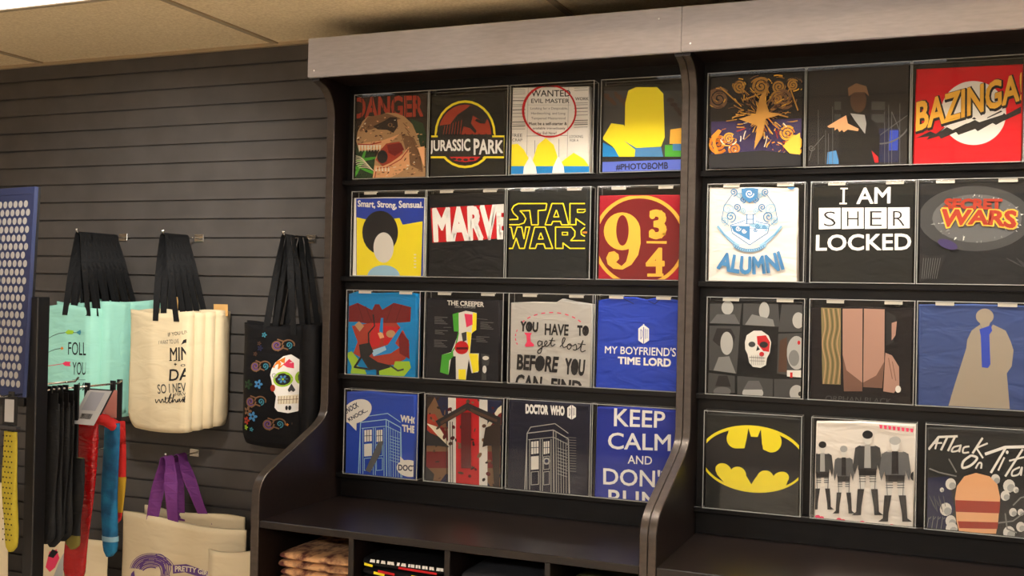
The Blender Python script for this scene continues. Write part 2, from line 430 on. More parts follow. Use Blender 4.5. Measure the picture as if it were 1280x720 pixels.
class Print:
    """flat artwork measured in the pixels of one enlarged crop (origin ox,oy; scale sc), laid on a plane"""
    def __init__(s, ox, oy, sc, Y, step=0.00006, mapper=None):
        s.ox, s.oy, s.sc, s.Y, s.layer, s.step = ox, oy, sc, Y, 0, step
        s.items = []; s.mapper = mapper
    def W(s, p):
        q = atY(s.ox + p[0] / s.sc, s.oy + p[1] / s.sc, s.Y); return (q.x, q.z)
    def tris(s, tl, col):
        s.items.append(([[s.W(p) for p in t_] for t_ in tl], col, s.layer)); s.layer += 1
    def poly(s, pts, col):
        s.tris([[pts[i] for i in t_] for t_ in tessellate_polygon([[Vector((p[0], p[1], 0)) for p in pts]])], col)
    def rect(s, x0, y0, x1, y1, col): s.poly([(x0, y0), (x1, y0), (x1, y1), (x0, y1)], col)
    def ell(s, cx, cy, rx, ry, col, rot=0, a0=0, a1=360, n=28):
        c, d = math.cos(math.radians(rot)), math.sin(math.radians(rot)); P = []
        for i in range(n if a1 - a0 >= 360 else n + 1):
            a = math.radians(a0 + (a1 - a0) * i / n); x, y = rx * math.cos(a), ry * math.sin(a)
            P.append((cx + x * c - y * d, cy + x * d + y * c))
        s.poly(P, col)
    def line(s, pts, w, col, closed=False):
        if closed: pts = list(pts) + [pts[0]]
        T = []
        for i in range(len(pts) - 1):
            (x0, y0), (x1, y1) = pts[i], pts[i + 1]; L = math.hypot(x1 - x0, y1 - y0)
            if L < 1e-6: continue
            nx, ny = -(y1 - y0) / L * w / 2, (x1 - x0) / L * w / 2
            T += [[(x0 + nx, y0 + ny), (x1 + nx, y1 + ny), (x1 - nx, y1 - ny)], [(x0 + nx, y0 + ny), (x1 - nx, y1 - ny), (x0 - nx, y0 - ny)]]
            if i < len(pts) - 2:
                for k in range(6):
                    a, b_ = math.radians(60 * k), math.radians(60 * k + 60)
                    T.append([(x1, y1), (x1 + w / 2 * math.cos(a), y1 + w / 2 * math.sin(a)), (x1 + w / 2 * math.cos(b_), y1 + w / 2 * math.sin(b_))])
        s.tris(T, col)
    def arcl(s, cx, cy, rx, ry, a0, a1, w, col, n=40):
        s.line([(cx + rx * math.cos(math.radians(a0 + (a1 - a0) * i / n)), cy + ry * math.sin(math.radians(a0 + (a1 - a0) * i / n))) for i in range(n + 1)], w, col)
    def dash(s, cx, cy, rx, ry, a0, a1, k, w, col):
        for i in range(k):
            b0 = a0 + (a1 - a0) * i / k; s.arcl(cx, cy, rx, ry, b0, b0 + (a1 - a0) / k * 0.5, w, col, 3)
    def spiral(s, cx, cy, r, turns, w, col, ph=0, dirn=1):
        n = int(14 * turns)
        s.line([(cx + r * (1 - i / n * 0.92) * math.cos(math.radians(ph + dirn * 360 * turns * i / n)), cy + r * (1 - i / n * 0.92) * math.sin(math.radians(ph + dirn * 360 * turns * i / n))) for i in range(n + 1)], w, col)
    def text(s, st, q, col, bold=0.0, warp=None, base=None):
        """q = (x0,y0,x1,y1) or four corners TL,TR,BR,BL; glyph box of the unemboldened text is fitted to it"""
        if not isinstance(q[0], tuple): q = ((q[0], q[1]), (q[2], q[1]), (q[2], q[3]), (q[0], q[3]))
        v0, _ = text_mesh(st, base if base is not None else bold); v, f = text_mesh(st, bold)
        xs = [p[0] for p in v0]; ys = [p[1] for p in v0]; x0, x1, y0, y1 = min(xs), max(xs), min(ys), max(ys)
        P = []
        for x, y in v:
            a = (x - x0) / (x1 - x0); b_ = 1 - (y - y0) / (y1 - y0)
            if warp: a, b_ = warp(a, b_)
            P.append(tuple((1 - a) * (1 - b_) * q[0][k] + a * (1 - b_) * q[1][k] + a * b_ * q[2][k] + (1 - a) * b_ * q[3][k] for k in (0, 1)))
        T = []
        for ff in f:
            for i in range(1, len(ff) - 1): T.append([P[ff[0]], P[ff[i]], P[ff[i + 1]]])
        s.tris(T, col)
    def build(s, name, parent, rect, org):
        b = MB()
        for T, col, ly in s.items:
            for i_, t_ in enumerate(T):
                y = s.Y - 0.0003 - ly * s.step - (i_ % 13) * 4e-6      # no two pieces of ink in one plane
                p = clip_poly(t_, *rect)
                if len(p) >= 3:
                    A = sum(p[i - 1][0] * p[i][1] - p[i][0] * p[i - 1][1] for i in range(len(p)))
                    if A < 0: p = p[::-1]
                    b.add([(x, y, z) for x, z in p], [tuple(range(len(p)))], pm(col))
        return b.build(name, parent, shift=org)

SHIRT_Y = 0.0066
def shirt_body(outline, mt, parent, org, name='folded_cloth'):
    """folded garment: outline (X,Z) with a soft rounded front rim"""
    n = len(outline); cx = sum(p[0] for p in outline) / n; cz = sum(p[1] for p in outline) / n
    A = sum(outline[i - 1][0] * outline[i][1] - outline[i][0] * outline[i - 1][1] for i in range(n))
    if A < 0: outline = outline[::-1]
    b = MB(); v = []
    rings = ((0.044, 0.003), (0.040, 0.0), (0.014, 0.0), (0.009, 0.0012), (SHIRT_Y, 0.004))
    for y, ins in rings:
        for (x, z) in outline:
            dx, dz = cx - x, cz - z
            v.append((x + (ins if dx > 0 else -ins) * min(1, abs(dx) / 0.05), y, z + (ins if dz > 0 else -ins) * min(1, abs(dz) / 0.05) * (0 if dz > 0 else 1)))
    f = []
    for r in range(len(rings) - 1):
        for i in range(n): f.append((r * n + i, r * n + (i + 1) % n, (r + 1) * n + (i + 1) % n, (r + 1) * n + i))
    b.add(v, f, mt, True)
    tri = tessellate_polygon([[Vector((p[0], p[1], 0)) for p in outline]])
    b.add(v, [tuple(i for i in t_) for t_ in tri] + [tuple(i + (len(rings) - 1) * n for i in t_) for t_ in tri], mt)
    return fix_normals(b.build(name, parent, shift=org))

case_tabs_rows = (1, 2)
CASE_PROTO = {}
def make_case(kind):
    t = thing('acrylic_display_case', 'case', 'display case', (0, 0, 0), 'clear shirt display cases')
    b = MB(); b.box(0.0015, CW - 0.0015, 0, 0.0025, 0.0015, CH - 0.0015, M_ACR); b.build('front_pane', t)
    b = MB()
    b.box(0, 0.0025, 0.0027, CD, 0.0027, CH - 0.0027, M_ACR); b.box(CW - 0.0025, CW, 0.0027, CD, 0.0027, CH - 0.0027, M_ACR)
    b.box(0, CW, 0.0027, CD, 0, 0.0025, M_ACR); b.box(0, CW, 0.0027, CD, CH - 0.0025, CH, M_ACR)
    b.build('side_walls', t)
    b = MB(); e = 0.0022
    for y in (-0.0002, CD - e):
        b.box(0, CW, y, y + e, -0.0000, e, M_ACRE); b.box(0, CW, y, y + e, CH - e, CH, M_ACRE)
        b.box(0, e, y, y + e, e, CH - e, M_ACRE); b.box(CW - e, CW, y, y + e, e, CH - e, M_ACRE)
    for x in (0, CW - e):
        for z in (0, CH - e): b.box(x, x + e, e, CD - e, z, z + e, M_ACRE)
    b.build('polished_edges', t)
    if kind:
        for x in (0.050, 0.215):
            b = MB(); b.box(x, x + 0.05, 0.003, 0.0045, CH - 0.0125, CH - 0.003, M_TAB); b.box(x, x + 0.05, 0.003, 0.014, CH - 0.0045, CH - 0.003, M_TAB)
            b.build('hanger_tab', t)
    return t
CASE_X = {(0, 0): -1.577, (0, 1): -1.274, (0, 2): -0.967, (0, 3): -0.644, (0, 4): -0.293, (0, 5): 0.009, (0, 6): 0.311, (1, 0): -1.579, (1, 1): -1.2755, (1, 2): -0.971, (1, 3): -0.649,
          (1, 4): -0.287, (1, 5): 0.029, (1, 6): 0.332, (2, 0): -1.592, (2, 1): -1.275, (2, 2): -0.956, (2, 3): -0.649, (2, 4): -0.282, (2, 5): 0.031, (2, 6): 0.336, (3, 0): -1.591, (3, 1): -1.266, (3, 2): -0.956, (3, 3): -0.652, (3, 4): -0.284, (3, 5): 0.043, (3, 6): 0.365}
CASE_X[(2, 3)] = -0.6505
def shirt(r, k, crop, base, what, fn, out=None, bumpy=0.35, rough=0.8):
    """one case and the shirt inside it; `out` = shirt outline in crop px (else the whole case)"""
    x0 = CASE_X[(r, k)]; zt = ROW_TOP[r]; zb = zt - CH
    wd = CW if k != 3 else -0.3650 - x0          # the fourth column butts against the partition
    lab = 'clear case holding the ' + what
    kind = 1 if r in case_tabs_rows else 0
    if kind not in CASE_PROTO:
        c = make_case(kind); CASE_PROTO[kind] = c
    else: c = copy_tree(CASE_PROTO[kind])
    c.location = (x0, 0, zb); c.scale = (wd / CW, 1, 1); c['label'] = lab
    P = Print(crop[0], crop[1], crop[2], SHIRT_Y)
    lo_x, hi_x, lo_z, hi_z = x0 + 0.0045, x0 + wd - 0.0045, zb + 0.0030, zt - 0.006
    if out:
        o = [P.W(p) for p in out]
        o = [(min(max(x, lo_x), hi_x), min(max(z, lo_z), hi_z)) for x, z in o]
        zmin = min(z for x, z in o)
        o = [(x, lo_z if z < zmin + 0.02 else z) for x, z in o]
    else:
        o = [(lo_x, lo_z), (hi_x, lo_z), (hi_x, hi_z - 0.004), (x0 + 0.2, hi_z), (x0 + 0.1, hi_z - 0.001), (lo_x, hi_z - 0.005)]
    org = (x0 + wd / 2, 0.02, zb)
    t = thing('folded_t_shirt', 'folded ' + what, 'T-shirt', org, 'folded printed shirts on display')
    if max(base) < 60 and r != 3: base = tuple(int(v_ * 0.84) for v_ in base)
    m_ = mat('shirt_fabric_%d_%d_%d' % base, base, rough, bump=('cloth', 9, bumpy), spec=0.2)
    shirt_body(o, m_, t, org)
    if fn:
        fn(P)
        xs = [p[0] for p in o]; zs = [p[1] for p in o]
        d = P.build('printed_design', t, (min(xs) + 0.004, max(xs) - 0.004, min(zs) + 0.001, max(zs) - 0.004), org)
    return t
R1, R2 = (420, 90, 5.141), (630, 90, 5.143)
R3, R4 = (420, 230, 5.536), (630, 225, 5.335)
R5, R6 = (420, 355, 5.536), (630, 360, 5.539)
R7, R8 = (420, 480, 5.332), (630, 490, 4.965)
S1, S2 = (870, 70, 4.741), (1120, 60, 4.8)
S3, S4 = (870, 215, 4.741), (1120, 215, 4.644)
S5, S6 = (870, 360, 4.571), (1130, 360, 4.5)
S7, S8 = (870, 505, 4.362), (1130, 515, 4.113)
# ---- left bay, top row
def d_dino(P):
    P.rect(105, 140, 610, 690, 'dbrown'); P.poly([(105, 430), (105, 690), (260, 690), (250, 520), (150, 500)], 'dgreen')
    for x, y, a in ((150, 600, -40), (200, 560, -10), (130, 650, -60), (220, 640, 20), (170, 560, -70)):
        P.ell(x, y, 70, 9, 'green', a)
    for k in range(7): P.arcl(130 + 8 * k, 690, 90, 150 - 12 * k, 250, 320, 4, 'cream', 8)
    P.poly([(480, 300), (560, 330), (600, 480), (560, 520), (500, 420)], 'dgreen')
    P.text('DANGER', ((118, 160), (560, 148), (562, 290), (112, 302)), 'brick', 0.035)
    for x in (165, 232, 300, 372, 448, 520): P.line([(x, 150), (x + 6, 230), (x - 3, 300)], 5, 'dbrown')
    # dinosaur head
    P.poly([(132, 445), (140, 385), (172, 318), (205, 286), (262, 284), (330, 262), (390, 265), (440, 285), (492, 335), (520, 400), (545, 480), (590, 490), (608, 690), (236, 690), (252, 560), (280, 500), (150, 508)], 'tan')
    P.poly([(150, 380), (205, 290), (330, 266), (420, 300), (300, 340), (230, 370)], 'dtan')
    P.poly([(420, 400), (500, 420), (540, 500), (560, 640), (480, 600)], 'dtan')
    P.poly([(150, 460), (300, 440), (410, 400), (330, 470), (280, 500), (150, 505)], 'peach')
    P.poly([(240, 350), (320, 310), (350, 290), (392, 292), (400, 350), (370, 392), (330, 372), (270, 370)], 'dbrown')
    P.ell(350, 341, 16, 13, 'dtan'); P.ell(350, 341, 6, 9, 'ink'); P.ell(196, 382, 9, 8, 'dbrown')
    P.poly([(280, 510), (325, 460), (410, 448), (432, 520), (360, 590), (300, 606), (258, 566)], 'brick')
    P.poly([(330, 470), (420, 455), (440, 500), (380, 540), (340, 520)], 'dred')
    P.ell(300, 545, 34, 42, 'ink')
    P.poly([(236, 690), (250, 600), (300, 606), (350, 585), (430, 530), (470, 480), (476, 600), (410, 650), (330, 690)], 'peach')
    P.line([(250, 690), (262, 620), (330, 612), (420, 560), (466, 500)], 6, 'brick')
    rv = random.Random(4)
    for k in range(230):
        x, y = rv.uniform(150, 590), rv.uniform(285, 670)
        if (x < 260 and y > 500) or (x > 480 and y < 400) or (260 < x < 440 and 450 < y < 600) or y < 290 + 0.3 * abs(x - 330): continue
        P.ell(x, y, rv.uniform(3, 13), rv.uniform(2, 5), rv.choice(['dtan', 'dtan', 'brown', 'cream', 'tan', 'peach']), rv.uniform(-70, 20), n=7)
    P.line([(150, 466), (230, 470), (300, 452)], 7, 'brick')
    for x in range(152, 290, 19): P.poly([(x, 472), (x + 15, 472), (x + 7, 520 - (x - 150) * 0.05)], 'cream')
    for x in range(262, 350, 20): P.poly([(x, 640), (x + 13, 640), (x + 6, 606)], 'cream')
    for k in range(9): P.line([(440 + 14 * k, 330 + 30 * k), (470 + 12 * k, 360 + 34 * k)], 5, 'dtan')
    P.poly([(535, 490), (592, 476), (606, 640), (570, 600)], 'peach')
shirt(0, 0, R1, (24, 20, 17), 'dark T-shirt printed with a roaring tan dinosaur head under red letters', d_dino)

def d_badge(P):
    P.ell(830, 400, 196, 218, 'yellow'); P.ell(830, 400, 182, 203, 'ink'); P.ell(828, 400, 170, 190, 'brick')
    P.poly([(640, 420), (660, 345), (735, 335), (780, 275), (835, 238), (862, 216), (905, 226), (955, 262), (972, 300), (958, 332), (925, 330), (892, 312), (905, 300), (930, 312), (880, 280), (868, 330), (905, 380), (895, 395), (860, 360), (820, 350), (800, 420)], 'ink')
    for k in range(7): P.line([(690 + 18 * k, 400), (700 + 18 * k, 345 - 6 * k)], 4, 'brick')
    for k in range(9): P.poly([(640 + 45 * k, 425), (650 + 45 * k, 392), (672 + 45 * k, 425)], 'ink')
    P.rect(600, 408, 1092, 555, 'yellow'); P.rect(600, 420, 1080, 542, 'ink')
    P.poly([(655, 402), (1005, 402), (1005, 424), (655, 424)], 'ink')
    P.poly([(700, 540), (955, 540), (920, 575), (830, 604), (740, 575)], 'ink'); P.poly([(730, 545), (930, 545), (900, 570), (830, 580), (760, 570)], 'red')
    for x, y in ((760, 560), (795, 563), (835, 565), (875, 560)): P.ell(x, y, 16, 8, 'ink')
    P.text('JURASSIC', ((604, 440), (865, 428), (865, 532), (604, 530)), 'white', 0.03)
    P.text('PARK', ((886, 428), (1078, 440), (1075, 522), (886, 535)), 'white', 0.03)
shirt(0, 1, R1, (36, 38, 36), 'black T-shirt with a yellow-edged red badge across a white-lettered band', d_badge, [(600, 150), (1088, 122), (1085, 660), (600, 680)])

def d_wanted(P):
    for x in (150, 410): P.line([(x + 6, 100), (x - 4, 560)], 3, 'lgrey')
    P.text('WANTED', (175, 116, 428, 158), 'ink', 0.01); P.text('EVIL MASTER', (175, 172, 420, 200), 'dgrey', 0.012)
    P.line([(150, 212), (430, 212)], 2, 'lgrey')
    P.text('Looking for a Despicable,', (170, 226, 410, 246), 'mgrey'); P.text('Hardworking, and Long', (175, 258, 395, 278), 'mgrey')
    P.text('Tempered Mastermind', (175, 290, 395, 310), 'mgrey'); P.text('Must be a self-starter &', (160, 322, 405, 342), 'ink', 0.02)
    P.text('available immediately', (185, 354, 395, 374), 'dgrey', 0.01); P.text('for Evil Now!', (215, 384, 338, 402), 'dgrey', 0.01)
    P.text('WORK', (458, 162, 545, 182), 'dgrey', 0.01); P.text('FREE', (50, 398, 118, 418), 'dgrey'); P.text('CRAP', (54, 428, 118, 446), 'dgrey')
    P.text('LOOKING', (420, 406, 508, 424), 'dgrey'); P.text('FOR A', (425, 432, 480, 448), 'dgrey'); P.line([(145, 412), (410, 408)], 3, 'grey')
    for y in (110, 124, 140, 160, 180, 206, 218, 240, 262, 284, 318, 332, 345, 362):
        P.line([(52, y + 5), (138, y + (y % 7))], 3 if y % 3 else 6, 'grey')
        P.line([(452, y - 5 + 90 * 0), (540, y - 8)], 3 if y % 3 else 5, 'grey') if y > 190 or y < 130 else None
    P.arcl(295, 252, 168, 166, 0, 360, 11, 'red'); P.arcl(290, 248, 170, 164, 110, 250, 6, 'red')
    P.line([(200, 440), (200, 560)], 3, 'grey'); P.line([(355, 430), (355, 560)], 3, 'grey')
    # plain blocks of colour along the foot
    P.poly([(30, 470), (90, 462), (130, 500), (180, 590), (218, 470), (270, 425), (322, 470), (360, 590), (395, 560), (450, 520), (515, 560), (545, 600), (545, 612), (30, 612)], 'yellow')
    P.poly([(20, 606), (560, 606), (560, 670), (20, 670)], 'sky')
    P.poly([(130, 610), (170, 540), (205, 605), (215, 660), (125, 660)], 'white'); P.poly([(318, 610), (350, 540), (385, 605), (392, 660), (310, 660)], 'white')
shirt(0, 2, R2, (226, 222, 214), 'white T-shirt with a red ring around black newspaper notices', d_wanted, [(52, 94), (548, 90), (556, 645), (34, 650)])

PAL['periwinkle'] = (84, 104, 196)
def d_hash(P):
    P.rect(610, 120, 1200, 560, 'dgrey')
    for k in range(7): P.ell(650 + 25 * k, 150 + 22 * (k % 3), 28, 12, 'brown', 20 * k)
    for k in range(6): P.ell(1070 + 22 * k, 180 + 30 * (k % 4), 24, 14, 'dbrown', 15 * k)
    P.poly([(780, 200), (800, 120), (850, 98), (985, 98), (1025, 140), (1034, 420), (1010, 480), (850, 488), (775, 440)], 'yellow')
    P.poly([(632, 430), (690, 330), (770, 340), (860, 480), (850, 545), (740, 545), (700, 480)], 'yellow')
    P.poly([(630, 450), (710, 490), (740, 545), (630, 545)], 'sky'); P.poly([(770, 440), (850, 488), (1010, 482), (1024, 545), (840, 545), (845, 500)], 'steel')
    P.rect(1035, 470, 1150, 545, 'green'); P.poly([(1070, 370), (1140, 360), (1146, 462), (1065, 462)], 'gold'); P.rect(1085, 462, 1140, 505, 'steel')
    P.rect(605, 545, 1210, 580, 'ink')
    P.poly([(610, 580), (1210, 560), (1210, 640), (610, 648)], 'periwinkle')
    P.text('#PHOTOBOMB', ((720, 592), (1056, 578), (1056, 628), (720, 634)), 'navy', 0.03)
shirt(0, 3, R2, (54, 54, 50), 'charcoal T-shirt with a big yellow shape above a blue lettered strip', d_hash, [(625, 90), (1200, 60), (1190, 640), (618, 645)])

# ---- left bay, second row
def d_smart(P):
    P.rect(140, 98, 612, 640, 'blue')
    P.poly([(143, 230), (200, 244), (300, 250), (440, 236), (462, 282), (600, 258), (588, 640), (143, 640)], 'yellow')
    P.text('Smart,', ((150, 112), (272, 116), (272, 172), (150, 164)), 'white', 0.03); P.text('Strong,', ((286, 116), (420, 124), (420, 182), (286, 174)), 'white', 0.03)
    P.text('Sensual.', ((434, 114), (604, 124), (604, 166), (434, 166)), 'white', 0.03)
    # plain overlapping shapes
    P.ell(306, 335, 124, 150, 'ink'); P.ell(330, 440, 70, 105, 'offwhite'); P.ell(330, 640, 112, 78, 'lblue', 0, 180, 360)
    for k in range(5): P.rect(540, 485 + 22 * k, 556, 493 + 22 * k, 'cream')
shirt(1, 0, R3, (232, 230, 224), 'white T-shirt with a blue and yellow panel under white lettering', d_smart, [(112, 96), (350, 90), (616, 92), (622, 640), (104, 634)])

def d_redbox(P):
    P.poly([(655, 166), (1180, 138), (1182, 374), (668, 406)], 'red')
    P.text('MARVEL', ((675, 182), (1268, 148), (1272, 362), (684, 388)), 'white', 0.055, base=0.0)
shirt(1, 1, R3, (37, 38, 39), 'black T-shirt with a red box of bold white capitals', d_redbox, [(640, 70), (800, 60), (1166, 62), (1162, 645), (636, 636)], bumpy=0.8)

def d_outline(P):
    yl, w_ = 'yellow', 8
    P.line([(285, 157), (95, 157), (66, 172), (52, 197), (64, 222), (92, 248), (92, 262), (24, 264)], w_, yl); P.line([(24, 298), (100, 298), (134, 286), (146, 258), (132, 232), (108, 206), (172, 204), (184, 299), (228, 299), (228, 204), (278, 200), (286, 157)], w_, yl)
    P.line([(320, 157), (395, 157), (432, 299), (385, 299), (376, 276), (326, 276), (316, 299), (275, 299)], w_, yl, True); P.line([(350, 200), (332, 246), (366, 246)], w_ - 1, yl, True)
    P.line([(540, 157), (440, 157), (440, 298), (480, 298), (480, 258), (540, 300)], w_, yl); P.line([(545, 196), (490, 196), (490, 216), (530, 216), (545, 205)], w_ - 1, yl)
    P.line([(16, 314), (48, 314), (64, 392), (88, 314), (118, 314), (134, 392), (146, 314), (172, 314), (136, 456), (104, 456), (82, 388), (58, 456), (20, 456)], w_, yl)
    P.line([(205, 314), (275, 314), (325, 456), (276, 456), (266, 426), (220, 426), (210, 456), (170, 456)], w_, yl, True); P.line([(245, 352), (230, 394), (262, 394)], w_ - 1, yl, True)
    P.line([(540, 404), (446, 404), (472, 374), (474, 342), (450, 314), (344, 314), (344, 456), (394, 456), (394, 420), (440, 456), (540, 456)], w_, yl); P.rect(386, 346, 428, 370, yl); P.rect(393, 352, 420, 364, 'ink')
    P.line([(540, 316), (515, 338), (516, 362), (540, 376)], w_, yl)
    P.rect(526, 344, 556, 356, 'orange')
shirt(1, 2, R4, (40, 42, 42), 'black T-shirt with yellow outlined block letters in two rows', d_outline, [(20, 62), (300, 56), (556, 64), (556, 650), (18, 648)])

def d_nine(P):
    P.ell(905, 405, 312, 306, 'gold', n=48); P.ell(905, 405, 288, 283, 'dred', n=48)
    P.ell(905, 405, 288, 283, 'maroon', n=48) if False else None
    P.ell(788, 342, 122, 126, 'gold'); P.poly([(830, 240), (885, 270), (908, 330), (912, 420), (895, 500), (850, 565), (790, 597), (730, 592), (692, 562), (682, 520), (700, 482), (735, 474), (764, 496), (768, 526), (748, 548), (784, 574), (815, 545), (832, 480), (834, 430)], 'gold')
    P.ell(790, 336, 42, 102, 'dred')
    P.text('3', (966, 196, 1086, 396), 'gold', 0.045); P.ell(990, 238, 20, 22, 'gold'); P.ell(988, 352, 20, 24, 'gold')
    P.poly([(950, 408), (1086, 408), (1084, 425), (952, 422)], 'gold')
    P.text('4', (944, 450, 1072, 628), 'gold', 0.04); P.rect(956, 624, 1064, 644, 'gold')
PAL['dred'] = (150, 28, 40)
shirt(1, 3, R4, (160, 30, 44), 'red T-shirt with a large golden nine and fraction in a ring', d_nine, [(628, 102), (900, 98), (1225, 96), (1215, 665), (616, 662)])

# ---- left bay, third row
def d_dragonish(P):
    P.poly([(75, 160), (150, 130), (250, 180), (270, 140), (300, 140), (320, 178), (400, 130), (520, 160), (515, 262), (430, 268), (300, 290), (150, 262), (75, 262)], 'dred')
    for x, y in ((150, 132), (205, 152), (390, 140), (455, 142)): P.line([(x, y), (x + (40 if x < 300 else -40), 258)], 4, 'maroon')
    P.poly([(110, 290), (240, 270), (420, 270), (470, 330), (510, 420), (480, 520), (400, 560), (270, 560), (120, 480), (150, 400)], 'brick')
    P.poly([(250, 270), (330, 270), (300, 430), (230, 440)], 'red'); P.poly([(330, 290), (440, 300), (400, 400), (330, 420)], 'red')
    P.poly([(430, 300), (505, 390), (510, 520), (440, 480)], 'dred')
    P.line([(258, 210), (268, 290), (225, 340), (228, 430)], 9, 'ink')
    P.poly([(130, 285), (160, 258), (195, 290), (165, 330)], 'tan'); P.poly([(290, 340), (320, 330), (335, 370), (305, 378)], 'peach')
    P.poly([(300, 330), (312, 235), (328, 235), (325, 340)], 'sky'); P.ell(380, 345, 32, 26, 'tan')
    P.poly([(245, 460), (360, 420), (430, 320), (460, 290), (470, 300), (410, 410), (440, 440), (380, 480), (260, 500)], 'sky'); P.poly([(245, 460), (340, 430), (350, 455), (262, 500)], 'lblue')
    P.poly([(160, 420), (235, 405), (260, 470), (230, 500), (290, 540), (370, 560), (380, 585), (300, 600), (220, 580), (170, 500)], 'ink')
    P.poly([(70, 480), (110, 465), (155, 520), (140, 560), (200, 590), (220, 640), (100, 640), (110, 570)], 'lime'); P.poly([(300, 600), (400, 570), (410, 535), (510, 535), (520, 580), (470, 640), (300, 640)], 'lime')
    P.line([(180, 500), (130, 575), (230, 590), (300, 580)], 14, 'ink'); P.line([(370, 560), (430, 600), (470, 590)], 12, 'dgrey'); P.line([(290, 585), (290, 640)], 20, 'ink')
shirt(2, 0, R5, (10, 126, 190), 'bright blue T-shirt with a red winged jumble of blocks', d_dragonish, [(72, 66), (140, 50), (260, 62), (450, 48), (556, 66), (556, 640), (60, 632)], bumpy=0.6)

def d_anatomy(P):
    P.text('THE CREEPER', ((770, 112), (1024, 124), (1024, 160), (770, 146)), 'offwhite', 0.03); P.text('SIMPLE ANATOMY', ((822, 152), (968, 158), (968, 170), (822, 164)), 'lgrey')
    for x, y, n in ((682, 228, 5), (685, 320, 3), (680, 388, 5), (1000, 264, 5), (972, 364, 4)):
        for i in range(n):
            xx = x; L = 90 - 12 * ((i * 7) % 4); 
            P.line([(xx, y + 11 * i), (xx + L, y + 11 * i + 4)], 5, 'mgrey')
    P.line([(745, 300), (800, 300)], 2, 'grey'); P.line([(976, 240), (1050, 246)], 2, 'grey'); P.line([(930, 380), (970, 382)], 2, 'grey')
    P.poly([(850, 200), (900, 185), (975, 200), (972, 300), (940, 345), (928, 480), (990, 480), (985, 610), (940, 616), (920, 520), (900, 665), (832, 665), (830, 500), (800, 500), (780, 625), (722, 610), (735, 490), (800, 470), (850, 340)], 'offwhite')
    P.poly([(808, 210), (850, 196), (852, 330), (818, 328)], 'green'); P.poly([(950, 196), (976, 205), (972, 318), (940, 340)], 'yellow'); P.poly([(890, 205), (945, 210), (948, 280), (905, 300)], 'pink')
    P.poly([(722, 610), (735, 490), (812, 470), (815, 500), (785, 530), (780, 628)], 'green'); P.line([(850, 335), (830, 430), (802, 475)], 9, 'green')
    P.poly([(920, 480), (985, 485), (990, 600), (950, 616), (935, 540)], 'yellow'); P.rect(850, 590, 900, 665, 'yellow'); P.poly([(905, 330), (940, 335), (925, 490), (915, 420)], 'yellow')
    P.ell(872, 440, 48, 46, 'red'); P.line([(835, 445), (915, 445)], 16, 'maroon')
    P.poly([(870, 340), (905, 330), (905, 390), (880, 400)], 'dgrey')
    P.poly([(1005, 480), (1065, 490), (1060, 560), (1040, 570), (1042, 665), (1008, 665), (1014, 570)], 'dgrey'); P.ell(1038, 512, 22, 14, 'offwhite'); P.ell(1030, 590, 14, 26, 'offwhite')
shirt(2, 1, R5, (38, 36, 42), 'black T-shirt with captions around a green, white and yellow shape', d_anatomy, [(606, 96), (880, 106), (1130, 112), (1130, 668), (600, 654)])

def script(P, pts, w_, col):
    # smooth handwriting through control points
    o = []
    for i in range(len(pts) - 1):
        p0, p1, p2, p3 = pts[max(i - 1, 0)], pts[i], pts[i + 1], pts[min(i + 2, len(pts) - 1)]
        for k in range(5):
            t_ = k / 5
            o.append(tuple(0.5 * (2 * p1[a] + (p2[a] - p0[a]) * t_ + (2 * p0[a] - 5 * p1[a] + 4 * p2[a] - p3[a]) * t_ ** 2 + (3 * p1[a] - p0[a] - 3 * p2[a] + p3[a]) * t_ ** 3) for a in (0, 1)))
    o.append(pts[-1]); P.line(o, w_, col)
def d_lost(P):
    P.dash(330, 330, 250, 160, 215, 330, 9, 7, 'pink'); P.dash(140, 340, 60, 80, 140, 230, 4, 6, 'pink')
    P.text('YOU', ((116, 228), (240, 235), (236, 308), (112, 302)), 'ink', 0.05); P.text('HAVE', ((284, 245), (450, 252), (446, 332), (282, 326)), 'ink', 0.03); P.text('TO', ((508, 256), (590, 260), (588, 334), (508, 332)), 'ink', 0.05)
    for x, y, ry in ((176, 268, 22), (566, 296, 22)): P.ell(x, y, 11, ry, 'ink')
    P.poly([(140, 308), (194, 312), (184, 330), (186, 370), (210, 392), (206, 404), (152, 408), (146, 396), (160, 372), (156, 330)], 'pink')
    script(P, [(262, 372), (244, 366), (234, 384), (244, 400), (262, 386), (266, 370), (264, 410), (256, 446), (236, 450), (238, 432), (262, 412), (286, 396), (300, 378), (292, 366), (282, 384), (292, 404), (312, 394), (326, 370), (338, 345), (326, 384), (334, 402), (356, 388)], 7, 'ink'); P.line([(314, 362), (356, 366)], 6, 'ink')
    script(P, [(388, 408), (410, 384), (424, 352), (412, 346), (404, 380), (412, 410), (436, 404), (446, 390), (462, 388), (466, 408), (452, 424), (440, 414), (444, 394), (478, 400), (496, 390), (504, 412), (496, 430), (478, 426)], 7, 'ink')
    script(P, [(496, 430), (524, 412), (540, 380), (548, 366), (532, 420), (540, 442), (566, 432)], 7, 'ink'); P.line([(512, 386), (566, 392)], 6, 'ink')
    P.text('BEFORE', ((94, 456), (384, 474), (368, 588), (88, 566)), 'ink', 0.04); P.text('YOU', ((426, 482), (566, 494), (556, 612), (420, 600)), 'ink', 0.05)
    P.ell(256, 520, 26, 44, 'ink'); P.ell(492, 540, 20, 46, 'ink')
    P.text('CAN', ((86, 594), (268, 612), (258, 716), (76, 700)), 'ink', 0.04); P.text('FIND', ((330, 622), (544, 642), (536, 740), (322, 724)), 'ink', 0.04)
shirt(2, 2, R6, (178, 174, 168), 'pale grey T-shirt with black lettering, handwriting and a red spool', d_lost, [(36, 100), (200, 94), (360, 98), (400, 74), (480, 92), (614, 112), (606, 690), (22, 660)], bumpy=0.5)

